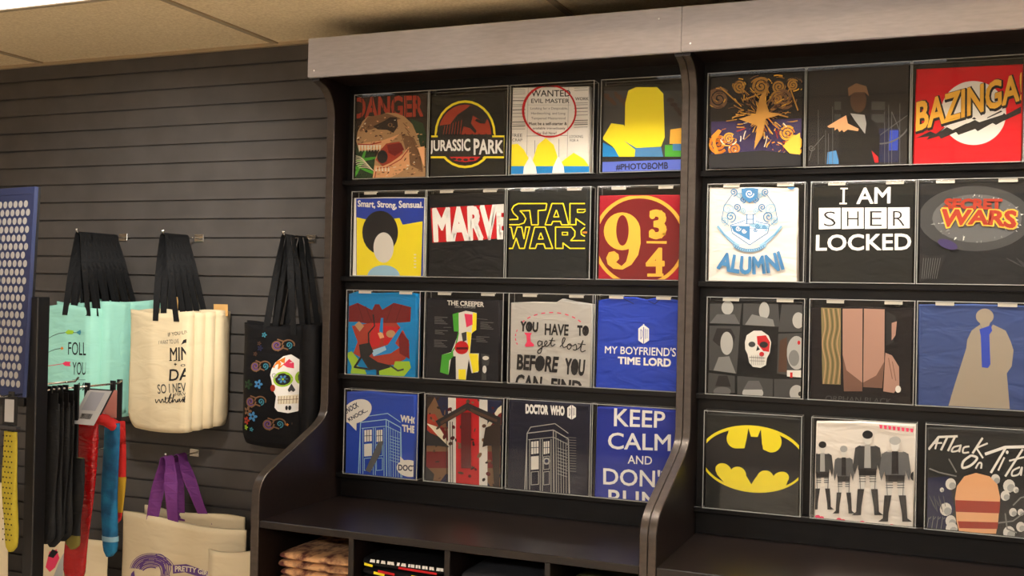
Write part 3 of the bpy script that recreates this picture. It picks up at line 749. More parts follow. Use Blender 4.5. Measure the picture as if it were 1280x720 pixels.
def emblem(P, cx, cy, w_, h_, col, bg):
    P.poly([(cx - w_, cy - h_ * .62), (cx - w_ * .1, cy - h_), (cx + w_ * .1, cy - h_), (cx + w_, cy - h_ * .62), (cx + w_, cy + h_ * .62), (cx, cy + h_), (cx - w_, cy + h_ * .62)], col)
    P.line([(cx, cy - h_), (cx, cy + h_)], w_ * .14, bg)
    P.line([(cx - w_ * .55, cy - h_ * .55), (cx - w_ * .55, cy + h_ * .5), (cx - w_ * .25, cy + h_ * .2), (cx - w_ * .25, cy - h_ * .35), (cx - w_ * .55, cy - h_ * .55)], w_ * .09, bg)
    P.line([(cx + w_ * .3, cy - h_ * .6), (cx + w_ * .34, cy + h_ * .45)], w_ * .1, bg); P.line([(cx + w_ * .66, cy - h_ * .55), (cx + w_ * .66, cy + h_ * .4)], w_ * .1, bg)
def d_lord(P):
    emblem(P, 967, 322, 37, 66, 'white', 'blue'); P.line([(967, 250), (967, 270)], 8, 'white')
    P.text("MY BOYFRIEND'S", ((700, 400), (1192, 414), (1190, 476), (698, 452)), 'white', 0.012)
    P.text('TIME LORD', ((788, 474), (1158, 488), (1156, 548), (788, 526)), 'white', 0.04)
    for a in ((820, 70, 900, 110), (1000, 90, 1090, 70)): P.line([(a[0], a[1]), ((a[0] + a[2]) / 2, a[1] + 20), (a[2], a[3])], 5, 'navy')
shirt(2, 3, R6, (36, 64, 176), 'royal blue T-shirt with a white hexagonal emblem over white capitals', d_lord, [(652, 84), (720, 74), (830, 54), (900, 62), (980, 80), (1060, 62), (1120, 70), (1215, 88), (1250, 120), (1240, 720), (630, 690)], bumpy=0.9)

# ---- left bay, bottom row
def kiosk(P, x0, y0, x1, y1, col, fill, tilt=0.06):
    """plain panelled street kiosk in line drawing: front face and a shaded side"""
    fx = x0 + (x1 - x0) * 0.66
    P.line([(x0, y1), (x0 + 18, y0 + 60), (fx, y0 + 40), (x1, y0 + 95), (x1 + 8, y1)], 6, col); P.line([(fx, y0 + 40), (fx + 4, y1)], 6, col); P.line([(fx + 16, y0 + 52), (fx + 20, y1)], 4, col)
    P.line([(x0 + 18, y0 + 60), (x0 + 40, y0 + 22), (fx + 10, y0), (x1, y0 + 60)], 5, col); P.line([(x0 + 26, y0 + 100), (fx, y0 + 84), (x1, y0 + 130)], 4, col)
    mx = (x0 + 30 + fx) / 2
    for x in (x0 + 16, x0 + 34, mx - 6, mx + 8, fx - 14): P.line([(x, y0 + 96), (x, y1)], 4, col)
    for a, c in ((x0 + 44, mx - 16), (mx + 16, fx - 24)):
        P.poly([(a, y0 + 112), (c, y0 + 108), (c, y0 + 184), (a, y0 + 190)], fill)
        for k in (1, 2): P.line([(a + (c - a) * k / 3, y0 + 110), (a + (c - a) * k / 3, y0 + 188)], 4, 'navy')
        P.line([(a, y0 + 150), (c, y0 + 147)], 4, 'navy')
        for yy in (205, 300): P.line([(a, y0 + yy), (c, y0 + yy - 4), (c, y0 + yy + 76), (a, y0 + yy + 80)], 4, col, True)
    P.poly([(x0 + 44, y0 + 206), (mx - 16, y0 + 202), (mx - 16, y0 + 282), (x0 + 44, y0 + 286)], fill)
    for k in range(5): P.line([(fx + 30 + 16 * k, y0 + 90 + 10 * k), (fx + 34 + 16 * k, y1)], 3, col)
    for k in range(9): P.line([(fx + 26, y0 + 150 + 20 * k), (x1 - 6, y0 + 170 + 20 * k)], 3, col)
def d_knock(P):
    kiosk(P, 146, 196, 432, 700, 'lblue', 'offwhite')
    P.ell(142, 182, 104, 74, 'offwhite', -28); P.poly([(90, 262), (140, 240), (138, 312)], 'offwhite')
    P.text('KNOCK', ((52, 168), (142, 118), (156, 152), (62, 206)), 'navy', 0.03); P.text('KNOCK...', ((78, 228), (206, 154), (216, 182), (92, 250)), 'navy', 0.03)
    P.poly([(198, 575), (285, 385), (318, 378), (300, 460), (230, 590)], 'mgrey')
    P.text("WHO'S", ((432, 202), (580, 226), (580, 280), (430, 250)), 'offwhite', 0.05); P.text('THERE?', ((442, 268), (600, 286), (600, 344), (444, 316)), 'offwhite', 0.05)
    P.ell(490, 562, 84, 56, 'offwhite', 8); P.poly([(430, 480), (468, 520), (430, 540)], 'offwhite'); P.text('DOCTOR', ((418, 534), (600, 548), (600, 586), (416, 576)), 'navy', 0.03)
shirt(3, 0, R7, (40, 70, 168), 'blue T-shirt with a white line-drawn kiosk and two speech bubbles', d_knock, [(56, 50), (200, 42), (380, 66), (524, 74), (524, 642), (44, 612)])

def d_flag(P):
    P.rect(590, 60, 1120, 700, 'navy')
    P.poly([(590, 90), (660, 90), (760, 330), (760, 470), (590, 250)], 'dtan'); P.poly([(600, 200), (660, 200), (750, 360), (750, 440), (600, 300)], 'brick')
    P.poly([(600, 260), (640, 300), (760, 440), (750, 300), (690, 290)], 'cream'); P.poly([(690, 290), (745, 290), (750, 390)], 'dred')
    P.poly([(1120, 130), (1080, 160), (950, 360), (950, 440), (1120, 250)], 'cream'); P.poly([(1120, 180), (1085, 200), (960, 380), (1000, 380), (1120, 250)], 'dred')
    P.poly([(590, 600), (700, 560), (760, 560), (660, 700), (590, 700)], 'dtan'); P.poly([(1120, 640), (1000, 560), (950, 560), (1040, 700), (1120, 700)], 'dtan')
    P.rect(590, 410, 1120, 600, 'dtan'); P.rect(590, 450, 1120, 560, 'dred')
    P.rect(748, 60, 1010, 700, 'offwhite'); P.rect(800, 60, 955, 700, 'red')
    for k in range(70):
        x, y = random.uniform(600, 1110), random.uniform(80, 690)
        P.ell(x, y, random.uniform(6, 22), random.uniform(4, 14), random.choice(['brown', 'dbrown', 'dtan', 'maroon']), random.uniform(0, 180), n=9)
    for x in (740, 765, 780): P.line([(x, 250), (x + 3, 690)], 5, 'dbrown')
    P.poly([(590, 60), (740, 60), (660, 90), (600, 190)], 'dbrown'); P.poly([(590, 530), (660, 600), (640, 700), (590, 700)], 'ink'); P.poly([(600, 310), (690, 350), (760, 420), (680, 410), (600, 400)], 'ink')
    # dark gabled roof shape with a narrow column
    P.poly([(668, 246), (880, 124), (1110, 226), (1110, 290), (1000, 236), (880, 172), (790, 226), (690, 284)], 'ink'); P.poly([(838, 190), (905, 190), (905, 560), (838, 560)], 'maroon')
    P.poly([(700, 250), (868, 160), (868, 176), (704, 270)], 'brown'); P.poly([(900, 160), (1080, 236), (1076, 254), (900, 182)], 'brown')
    P.poly([(1000, 290), (1110, 250), (1110, 700), (1060, 700), (1040, 400), (980, 420)], 'dbrown')
shirt(3, 1, R7, (34, 30, 34), 'T-shirt with a worn red, white and navy flag all over', d_flag, [(600, 66), (1100, 88), (1100, 690), (590, 655)])

def d_who(P):
    P.text('BBC', ((140, 54), (180, 57), (180, 66), (140, 63)), 'white', 0.04)
    P.text('DOCTOR', ((136, 78), (272, 86), (272, 138), (136, 130)), 'white', 0.06, base=0.0); P.text('WHO', ((290, 86), (374, 92), (374, 144), (290, 138)), 'white', 0.06, base=0.0)
    emblem(P, 420, 126, 27, 46, 'white', 'navy')
    kiosk(P, 126, 196, 400, 700, 'lgrey', 'offwhite'); P.ell(266, 428, 22, 22, 'lgrey'); P.ell(266, 428, 12, 12, 'navy')
    for k in range(14): P.line([(385, 280 + 16 * k), (450, 284 + 16 * k)], 3, 'grey')
shirt(3, 2, R8, (26, 27, 44), 'dark navy T-shirt with a pale line-drawn kiosk under white lettering', d_who, [(20, 46), (300, 40), (530, 66), (530, 655), (14, 612)])

def d_calm(P):
    P.text('KEEP', ((684, 100), (1002, 122), (998, 224), (682, 212)), 'white', 0.012); P.text('CALM', ((645, 250), (1036, 262), (1034, 368), (645, 354)), 'white', 0.012)
    P.text('AND', ((768, 392), (920, 400), (918, 452), (768, 444)), 'white', 0.01); P.text("DON'T", ((616, 468), (1062, 490), (1058, 600), (616, 574)), 'white', 0.012)
    P.text('BLINK', ((648, 604), (1080, 634), (1080, 744), (648, 714)), 'white', 0.012)
shirt(3, 3, R8, (34, 50, 150), 'blue T-shirt with five short lines of white capitals', d_calm, [(576, 92), (800, 96), (1100, 118), (1100, 720), (558, 664)])

# ---- right bay, top row
def d_swirl(P):
    P.poly([(80, 130), (625, 120), (625, 580), (90, 590)], 'ink')
    P.poly([(90, 390), (625, 370), (625, 560), (460, 580), (90, 590)], 'violet')
    for (x, y, r, c, d) in ((260, 180, 40, 'dgold', 1), (385, 180, 52, 'dgold', -1), (492, 182, 40, 'dgold', 1), (575, 172, 34, 'dgold', -1), (520, 250, 62, 'dtan', 1), (135, 255, 66, 'dtan', -1),
                           (230, 550, 40, 'orange', 1), (195, 490, 34, 'gold', -1), (130, 520, 56, 'orange', 1), (540, 460, 46, 'gold', -1), (585, 520, 60, 'gold', 1), (480, 250, 40, 'dgold', -1)):
        P.spiral(x, y, r, 2.2, r * 0.3, c, 40 * d, d)
    rv = random.Random(11)
    cen = ((260, 180, 1), (385, 182, -1), (492, 182, 1), (575, 172, -1), (520, 250, 1), (135, 255, -1), (230, 550, 1), (540, 460, -1), (130, 520, 1), (195, 490, -1), (480, 550, 1))
    for k in range(330):
        if k % 2:                                   # short curved strokes wheeling round the swirl centres
            cx, cy, d_ = rv.choice(cen); r = rv.uniform(20, 78); a0 = rv.uniform(0, 360); da = d_ * rv.uniform(18, 46)
            pts = [(cx + r * math.cos(math.radians(a0 + da * j / 3)), cy + r * 0.8 * math.sin(math.radians(a0 + da * j / 3))) for j in range(4)]
        else:                                       # streaks thrown outward from the middle
            a0 = rv.uniform(0, 360); r0 = rv.uniform(15, 150); r1 = r0 + rv.uniform(20, 70); bend = rv.uniform(-10, 10)
            pts = [(392 + (r0 + (r1 - r0) * j / 3) * math.cos(math.radians(a0 + bend * j / 3)), 352 + (r0 + (r1 - r0) * j / 3) * 0.92 * math.sin(math.radians(a0 + bend * j / 3))) for j in range(4)]
        low = pts[0][1] > 370
        P.line(pts, rv.uniform(3, 7), rv.choice(['gold', 'orange', 'cream', 'dgold', 'violet', 'brick'] if low else ['dgold', 'dtan', 'dgold', 'brown', 'dtan', 'gold']))
    P.poly([(360, 350), (385, 250), (440, 180), (415, 260), (440, 340), (520, 350), (420, 380), (400, 480), (350, 560), (370, 420), (260, 380)], 'dgold')
    P.poly([(520, 540), (560, 500), (622, 460), (622, 590), (560, 580)], 'gold'); P.poly([(100, 480), (140, 440), (160, 450), (120, 510), (140, 570), (165, 585), (120, 590)], 'orange')
    for s_ in (((280, 270), (385, 232)), ((150, 190), (260, 290)), ((560, 190), (610, 330)), ((470, 400), (500, 440))): P.line(list(s_), 8, 'dgold')
    P.poly([(85, 590), (200, 580), (400, 565), (625, 590), (625, 680), (85, 680)], 'ink')
shirt(0, 4, S1, (28, 29, 36), 'black T-shirt printed with gold swirls bursting out over violet', d_swirl)

def d_suit(P):
    P.rect(650, 40, 1275, 650, 'ink')
    P.poly([(780, 570), (830, 560), (850, 640), (775, 640)], 'steel'); P.poly([(1085, 430), (1210, 430), (1200, 630), (1085, 630)], 'navy'); P.poly([(1150, 440), (1200, 440), (1195, 560), (1140, 560)], 'blue')
    for x, y in ((725, 320), (768, 440), (785, 460), (810, 300), (1118, 330), (1142, 290), (1160, 330), (1208, 280)): P.line([(x, y), (x, 640)], 3, 'mgrey')
    for y in (270, 345): 
        for x in (820, 1040, 1080): P.rect(x, y, x + 40, y + 50, 'dgrey')
    P.arcl(1090, 340, 190, 180, -20, 95, 9, 'mgrey'); P.line([(1090, 470), (1270, 340)], 4, 'mgrey'); P.line([(1160, 330), (1210, 450)], 4, 'mgrey')
    P.line([(670, 620), (690, 550), (760, 470)], 4, 'mgrey'); P.spiral(685, 545, 20, 1.5, 5, 'mgrey')
    # plain dark suit with a pale shirt front
    P.poly([(845, 640), (850, 450), (880, 370), (930, 345), (1000, 350), (1060, 390), (1090, 470), (1085, 640)], 'black'); P.poly([(915, 340), (1000, 350), (1010, 400), (1002, 462), (940, 380)], 'lgrey')
    P.ell(962, 262, 48, 74, 'brown'); P.poly([(905, 240), (900, 190), (950, 162), (1010, 180), (1026, 240), (1000, 215), (940, 215)], 'dtan')
    P.poly([(778, 418), (840, 380), (890, 352), (900, 400), (965, 432), (960, 446), (900, 436), (876, 452), (866, 438), (850, 450), (838, 430), (822, 442), (820, 424), (790, 426)], 'peach')
    P.poly([(1040, 560), (1080, 600), (1082, 632), (1060, 632)], 'red')
shirt(0, 5, S1, (30, 29, 30), 'black T-shirt with a dim dark-suited figure and blue panels', d_suit)

def d_flash(P):
    P.ell(465, 390, 196, 192, 'offwhite', n=48)
    P.poly([(118, 542), (205, 500), (240, 515), (300, 470), (345, 490), (470, 415), (500, 440), (630, 375), (660, 400), (790, 330), (790, 372), (640, 440), (600, 462), (580, 450), (490, 500), (475, 486), (375, 522), (360, 505), (270, 545), (258, 528), (180, 552), (200, 530)], 'ink')
    P.poly([(270, 500), (350, 440), (340, 470), (440, 420), (425, 455), (560, 390), (545, 424), (660, 372), (640, 400), (500, 445), (470, 430), (340, 492), (300, 472)], 'offwhite')
    q = ((122, 322), (768, 140), (770, 312), (118, 505))
    P.text('BAZINGA!', tuple((x + 5, y + 6) for x, y in q), 'ink', 0.075, base=0.03); P.text('BAZINGA!', q, 'gold', 0.03)
    P.text('BAZINGA!', tuple((x, y + 22) if i > 1 else (x, y + 120) for i, (x, y) in enumerate(q)), 'yellow', 0.03) if False else None
shirt(0, 6, S2, (200, 22, 34), 'red T-shirt with yellow letters over a black bolt and white disc', d_flash, [(122, 124), (790, 92), (790, 660), (100, 682)])

# ---- right bay, second row
def d_crest(P):
    c, l = 'steel', 'lblue'
    P.poly([(205, 315), (318, 255), (435, 310), (420, 360), (318, 430), (215, 362)], 'white')
    P.line([(205, 315), (215, 362), (318, 432), (425, 362), (435, 310), (380, 300), (318, 275), (255, 300)], 5, c, True)
    P.poly([(208, 318), (318, 320), (318, 405), (222, 352)], c); P.poly([(322, 290), (430, 318), (420, 355), (322, 322)], l); P.line([(318, 278), (318, 425)], 4, c); P.line([(212, 335), (430, 335)], 3, c)
    P.poly([(324, 340), (415, 340), (330, 400)], 'white')
    for x, y, r in ((250, 335, 16), (285, 350, 14), (365, 320, 15), (405, 325, 13), (352, 345, 12)): P.spiral(x, y, r, 1.5, 5, 'white' if x < 320 else c)
    P.rect(290, 254, 352, 308, 'white'); P.line([(302, 254), (302, 305)], 6, c); P.line([(340, 254), (340, 305)], 6, c); P.line([(302, 280), (340, 280)], 6, c); P.line([(290, 307), (352, 307)], 4, c); P.line([(290, 252), (352, 252)], 4, c)
    for sx in (-1, 1):
        for x, y, r in ((130, 220, 40), (112, 265, 34), (150, 290, 26), (60, 140, 22), (95, 120, 24), (40, 165, 20), (75, 210, 24), (40, 230, 18)): P.spiral(318 + sx * x, y, r, 1.7, 6, c if (x + y) % 2 else l, 90, sx)
        P.line([(318 + sx * 100, 130), (318 + sx * 150, 200), (318 + sx * 165, 280), (318 + sx * 120, 320)], 4, c)
        P.line([(318 + sx * 190, 320), (318 + sx * 150, 370), (318 + sx * 90, 420), (318 + sx * 60, 440)], 16, l); P.line([(318 + sx * 190, 320), (318 + sx * 150, 370), (318 + sx * 90, 420)], 3, c)
        P.line([(318 + sx * 175, 345), (318 + sx * 130, 400), (318 + sx * 95, 430)], 3, c)
    P.poly([(270, 100), (318, 92), (370, 100), (366, 150), (318, 185), (274, 150)], c); P.spiral(318, 128, 26, 1.6, 6, 'white')
    P.arcl(318, 330, 150, 135, 50, 130, 16, l); P.arcl(318, 322, 150, 135, 50, 130, 3, c); P.arcl(318, 342, 146, 132, 52, 128, 3, c)
    for k in range(14): P.arcl(318, 332, 148, 133, 55 + 5.2 * k, 57 + 5.2 * k, 8, c, 2)
    def arch(a, b_): return (a, b_ + 0.28 * math.sin(math.pi * a) * 1.0)
    def fan(a, b_):
        return (a + (a - 0.5) * 0.06 * (b_ - .5) * 2, b_ + 0.30 * (1 - (2 * a - 1) ** 2))
    P.text('ALUMNI', ((142, 466), (506, 466), (516, 578), (132, 574)), c, 0.045, warp=fan)
    P.ell(565, 92, 22, 12, c)
shirt(1, 4, S3, (222, 216, 208), 'white T-shirt with a blue heraldic crest above curved blue capitals', d_crest, [(76, 92), (330, 88), (600, 92), (604, 640), (68, 638)], bumpy=0.6)

def d_boxes(P):
    P.line([(876, 98), (874, 188)], 13, 'white'); P.line([(856, 98), (900, 98)], 9, 'white'); P.line([(850, 187), (894, 187)], 9, 'white')
    P.text('AM', ((952, 94), (1154, 88), (1152, 186), (950, 190)), 'white', 0.02)
    for i, ch in enumerate('SHER'):
        x = 728 + 136.5 * i; P.poly([(x, 213 - i), (x + 129, 212 - i), (x + 129, 336 - i), (x, 340 - i)], 'white')
        P.text(ch, (x + 30, 234 - i, x + 100, 322 - i), 'ink', -0.012)
    P.text('LOCKED', ((712, 372), (1276, 362), (1276, 464), (710, 468)), 'white', 0.02)
shirt(1, 5, S3, (34, 34, 32), 'black T-shirt with white capitals, four of them in white boxes', d_boxes, [(690, 84), (960, 66), (1300, 62), (1296, 660), (680, 654)])

def d_wars(P):
    P.ell(460, 270, 330, 190, 'dgrey'); P.ell(470, 270, 260, 140, 'mgrey')
    for k in range(46):
        a = random.uniform(0, 360); r = random.uniform(0.75, 1.05); x, y = 470 + 250 * r * math.cos(math.radians(a)), 275 + 130 * r * math.sin(math.radians(a)); s_ = random.uniform(8, 30)
        P.poly([(x, y), (x + s_ * math.cos(math.radians(a + 20)), y + s_ * math.sin(math.radians(a + 20))), (x + s_ * .5 * math.cos(math.radians(a + 80)), y + s_ * .5 * math.sin(math.radians(a + 80)))], random.choice(['lgrey', 'offwhite', 'grey', 'grey']))
    P.text('SECRET', ((288, 158), (612, 160), (612, 214), (280, 214)), 'brick', 0.06, base=0.0)
    q = ((262, 216), (692, 226), (692, 330), (254, 326))
    wp = lambda a, b_: (a + 0.02 * (1 - b_), b_ * (1 - 0.22 * (1 - (2 * a - 1) ** 2)))
    P.text('WARS', q, 'gold', 0.10, warp=wp, base=0.02); P.text('WARS', q, 'brick', 0.045, warp=wp, base=0.02)
    P.poly([(130, 470), (200, 490), (290, 480), (260, 560), (160, 630), (130, 640)], 'ink'); P.ell(300, 420, 60, 26, 'violet', 20)  # patches here and stripes below painted in as reflections on the case front
    for k in range(8): P.line([(160 + 14 * k, 500), (150 + 12 * k, 620)], 3, 'mgrey')
    for k in range(6): P.line([(640 + 20 * k, 500 + 12 * (k % 3)), (700 + 16 * k, 530 + 9 * k)], 4, 'dgrey')
shirt(1, 6, S4, (38, 38, 40), 'black T-shirt with orange-red block lettering amid grey shards', d_wars)

# ---- right bay, third row
def d_grid(P):
    cells = [((75, 90), (262, 88), (250, 208), (75, 202)), ((272, 88), (470, 92), (478, 222), (266, 212)), ((490, 92), (625, 96), (625, 250), (470, 250)), ((75, 215), (252, 218), (232, 490), (75, 470)),
             ((470, 262), (625, 256), (615, 512), (462, 488)), ((72, 484), (222, 502), (222, 600), (66, 600)), ((236, 502), (440, 520), (438, 620), (236, 610)), ((446, 520), (615, 520), (612, 640), (446, 630))]
    for c in cells: P.poly(list(c), 'dgrey')
    P.ell(180, 112, 34, 40, 'lgrey'); P.poly([(80, 200), (120, 150), (220, 150), (250, 205)], 'mgrey'); P.ell(390, 130, 30, 50, 'lgrey'); P.poly([(280, 210), (320, 150), (440, 180), (450, 220)], 'grey'); P.ell(585, 185, 34, 46, 'lgrey')
    P.poly([(95, 300), (120, 230), (200, 232), (225, 280), (210, 340), (130, 330)], 'ink'); P.ell(176, 316, 36, 66, 'lgrey'); P.poly([(100, 470), (130, 395), (190, 390), (228, 488)], 'grey')
    P.ell(575, 370, 56, 96, 'lgrey'); P.ell(560, 400, 30, 46, 'grey'); P.poly([(480, 300), (520, 280), (520, 480), (470, 480)], 'brown'); P.poly([(520, 470), (600, 470), (610, 512), (520, 505)], 'offwhite'); P.line([(545, 482), (545, 512)], 14, 'red'); P.ell(588, 312, 8, 12, 'red')
    P.ell(150, 590, 50, 26, 'mgrey'); P.poly([(110, 560), (130, 500), (180, 500), (200, 565)], 'ink'); P.ell(325, 600, 60, 40, 'lgrey'); P.poly([(270, 580), (300, 530), (360, 530), (385, 580)], 'mgrey'); P.ell(575, 600, 40, 46, 'lgrey'); P.ell(598, 605, 14, 14, 'ink')
    # skull with a red patch
    P.poly([(280, 310), (290, 270), (330, 244), (375, 244), (415, 272), (430, 310), (422, 370), (406, 400), (400, 440), (370, 456), (325, 450), (304, 425), (296, 380), (282, 350)], 'offwhite')
    P.poly([(348, 275), (400, 270), (424, 310), (418, 365), (385, 360), (352, 320)], 'red'); P.ell(320, 322, 20, 16, 'dgrey'); P.ell(388, 324, 24, 18, 'ink'); P.poly([(352, 328), (366, 352), (344, 360)], 'ink'); P.ell(376, 378, 14, 14, 'red')
    for k in range(7): P.line([(318 + 11 * k, 384), (318 + 11 * k, 440)], 2, 'grey')
    P.line([(305, 395), (395, 400)], 3, 'dgrey'); P.line([(308, 415), (395, 418)], 3, 'grey')
shirt(2, 4, S5, (24, 24, 25), 'black T-shirt with a skull splashed red amid grey portrait tiles', d_grid)

PAL.update(skin2=(164, 126, 110), skin3=(112, 80, 66), straw=(124, 112, 74), straw2=(92, 82, 50))
def d_strips(P):
    P.poly([(715, 112), (828, 116), (826, 552), (722, 548)], 'straw'); 
    for k in range(7): script(P, [(728 + 14 * k, 118), (738 + 14 * k, 220), (722 + 14 * k, 320), (740 + 14 * k, 430), (728 + 14 * k, 548)], 6, 'straw2' if k % 2 else 'tan')
    P.poly([(838, 118), (952, 118), (950, 590), (845, 585), (838, 380)], 'skin2'); P.poly([(960, 118), (1078, 122), (1076, 420), (1062, 570), (955, 565)], 'skin2')
    P.poly([(838, 380), (860, 470), (950, 540), (950, 590), (845, 590)], 'skin3'); P.poly([(955, 540), (1030, 500), (1076, 420), (1064, 572), (955, 566)], 'skin3')
    P.poly([(1086, 130), (1140, 160), (1150, 220), (1130, 310), (1086, 330)], 'ink'); P.poly([(1118, 200), (1148, 190), (1140, 270), (1118, 300)], 'skin2')
    P.poly([(1082, 370), (1120, 385), (1160, 450), (1162, 560), (1130, 600), (1070, 590)], 'skin2')
    for a in (((1100, 400), (1122, 520)), ((1122, 420), (1142, 530))): P.line(list(a), 4, 'skin3')
    P.ell(1155, 578, 16, 20, 'offwhite')
    P.text('ORPHAN BLACK', ((742, 614), (1118, 632), (1116, 664), (738, 644)), 'dgrey', 0.0)
shirt(2, 5, S5, (28, 22, 24), 'black T-shirt printed with tall upright strips in skin tones', d_strips, [(650, 110), (760, 104), (1240, 112), (1240, 672), (644, 640)])

def d_coat(P):
    PAL.setdefault('stone', (150, 138, 122))
    P.ell(454, 160, 50, 44, 'stone'); P.poly([(420, 180), (490, 180), (470, 235), (440, 235)], 'stone')
    P.poly([(428, 205), (380, 240), (356, 290), (350, 340), (280, 560), (245, 680), (596, 690), (578, 480), (606, 440), (616, 350), (600, 300), (572, 240), (500, 205), (480, 240), (440, 240)], 'stone')
    P.poly([(424, 232), (488, 210), (496, 240), (480, 262), (486, 430), (472, 450), (438, 446), (432, 270)], 'blue')
shirt(2, 6, S6, (54, 72, 122), 'faded blue T-shirt with a stone-coloured long coat silhouette and blue scarf', d_coat, [(82, 92), (400, 86), (720, 100), (720, 720), (72, 668)], bumpy=0.6)

# ---- right bay, bottom row
def d_bat(P):
    P.ell(312, 300, 292, 182, 'yellow', 7, n=64); P.ell(312, 302, 280, 166, 'ink', 7, n=64)
    P.ell(221, 188, 54, 54, 'yellow'); P.poly([(176, 152), (186, 134), (286, 130), (276, 190), (264, 241), (228, 242), (180, 210)], 'yellow')
    P.ell(413, 206, 54, 58, 'yellow'); P.poly([(354, 136), (440, 150), (462, 190), (440, 250), (404, 264), (366, 248), (358, 190)], 'yellow'); P.poly([(286, 132), (354, 136), (336, 180), (300, 178)], 'yellow')
    P.ell(150, 362, 46, 37, 'yellow', 30); P.ell(228, 386, 46, 44, 'yellow', 30); P.ell(378, 410, 48, 48, 'yellow', -20); P.ell(462, 406, 46, 36, 'yellow', -20)
    P.poly([(112, 380), (196, 372), (240, 352), (276, 394), (302, 438), (318, 412), (346, 376), (412, 402), (500, 420), (490, 448), (440, 466), (370, 478), (300, 476), (220, 458), (150, 424)], 'yellow')
shirt(3, 4, S7, (36, 36, 34), 'black T-shirt with a black bat on a wide yellow oval', d_bat)

def fig(P, cx, top, bot, w_, jk, hair):
    h_ = bot - top
    P.line([(cx - w_ * .22, top + h_ * .52), (cx - w_ * .26, top + h_ * .70)], w_ * .25, 'offwhite'); P.line([(cx + w_ * .22, top + h_ * .52), (cx + w_ * .26, top + h_ * .70)], w_ * .25, 'offwhite')
    for s_ in (-1, 1):
        P.line([(cx + s_ * w_ * .33, top + h_ * .5), (cx + s_ * w_ * .30, top + h_ * .7)], 4, 'mgrey')
        for k in range(3): P.line([(cx + s_ * w_ * .08, top + h_ * (.54 + .03 * k)), (cx + s_ * w_ * .36, top + h_ * (.54 + .03 * k))], 5, 'mgrey')
        P.poly([(cx + s_ * w_ * .14, top + h_ * .69), (cx + s_ * w_ * .42, top + h_ * .69), (cx + s_ * w_ * .48, top + h_ * .96), (cx + s_ * w_ * .66, bot), (cx + s_ * w_ * .28, bot), (cx + s_ * w_ * .26, top + h_ * .9)], 'ink')
        P.poly([(cx + s_ * w_ * .30, top + h_ * .17), (cx + s_ * w_ * .52, top + h_ * .20), (cx + s_ * w_ * .62, top + h_ * .42), (cx + s_ * w_ * .54, top + h_ * .52), (cx + s_ * w_ * .40, top + h_ * .40)], jk)
    P.poly([(cx - w_ * .42, top + h_ * .18), (cx + w_ * .42, top + h_ * .18), (cx + w_ * .40, top + h_ * .46), (cx - w_ * .40, top + h_ * .46)], jk); P.poly([(cx - w_ * .12, top + h_ * .17), (cx + w_ * .12, top + h_ * .17), (cx + w_ * .14, top + h_ * .44), (cx - w_ * .14, top + h_ * .44)], 'lgrey' if jk == 'dgrey' else 'ink')
    P.poly([(cx - w_ * .38, top + h_ * .45), (cx + w_ * .38, top + h_ * .45), (cx + w_ * .36, top + h_ * .53), (cx - w_ * .36, top + h_ * .53)], 'ink')
    P.ell(cx, top + h_ * .085, w_ * .18, h_ * .085, 'offwhite'); P.ell(cx, top + h_ * .045, w_ * .22, h_ * .05, hair)
def d_group(P):
    fig(P, 690, 205, 575, 96, 'dgrey', 'ink'); fig(P, 806, 228, 596, 92, 'mgrey', 'lgrey'); fig(P, 936, 146, 605, 130, 'dgrey', 'ink'); fig(P, 1086, 178, 640, 140, 'mgrey', 'lgrey')
    P.ell(1190, 392, 20, 26, 'ink')
    for x in range(1000, 1200, 24): P.poly([(x, 112 + (x - 1000) * .12), (x + 17, 114 + (x - 1000) * .12), (x + 15, 134 + (x - 1000) * .12), (x + 3, 132 + (x - 1000) * .12)], 'pink' if x % 48 else 'red')
    for x, y in ((650, 612), (766, 628), (892, 644), (1052, 662)):
        P.ell(x + 14, y, 14, 9, 'pink'); P.ell(x + 36, y + 6, 13, 8, 'pink')
shirt(3, 5, S7, (226, 218, 208), 'white T-shirt with four grey standing figures in tall dark boots', d_group, [(656, 96), (900, 92), (1200, 112), (1200, 690), (640, 632)], bumpy=0.5)

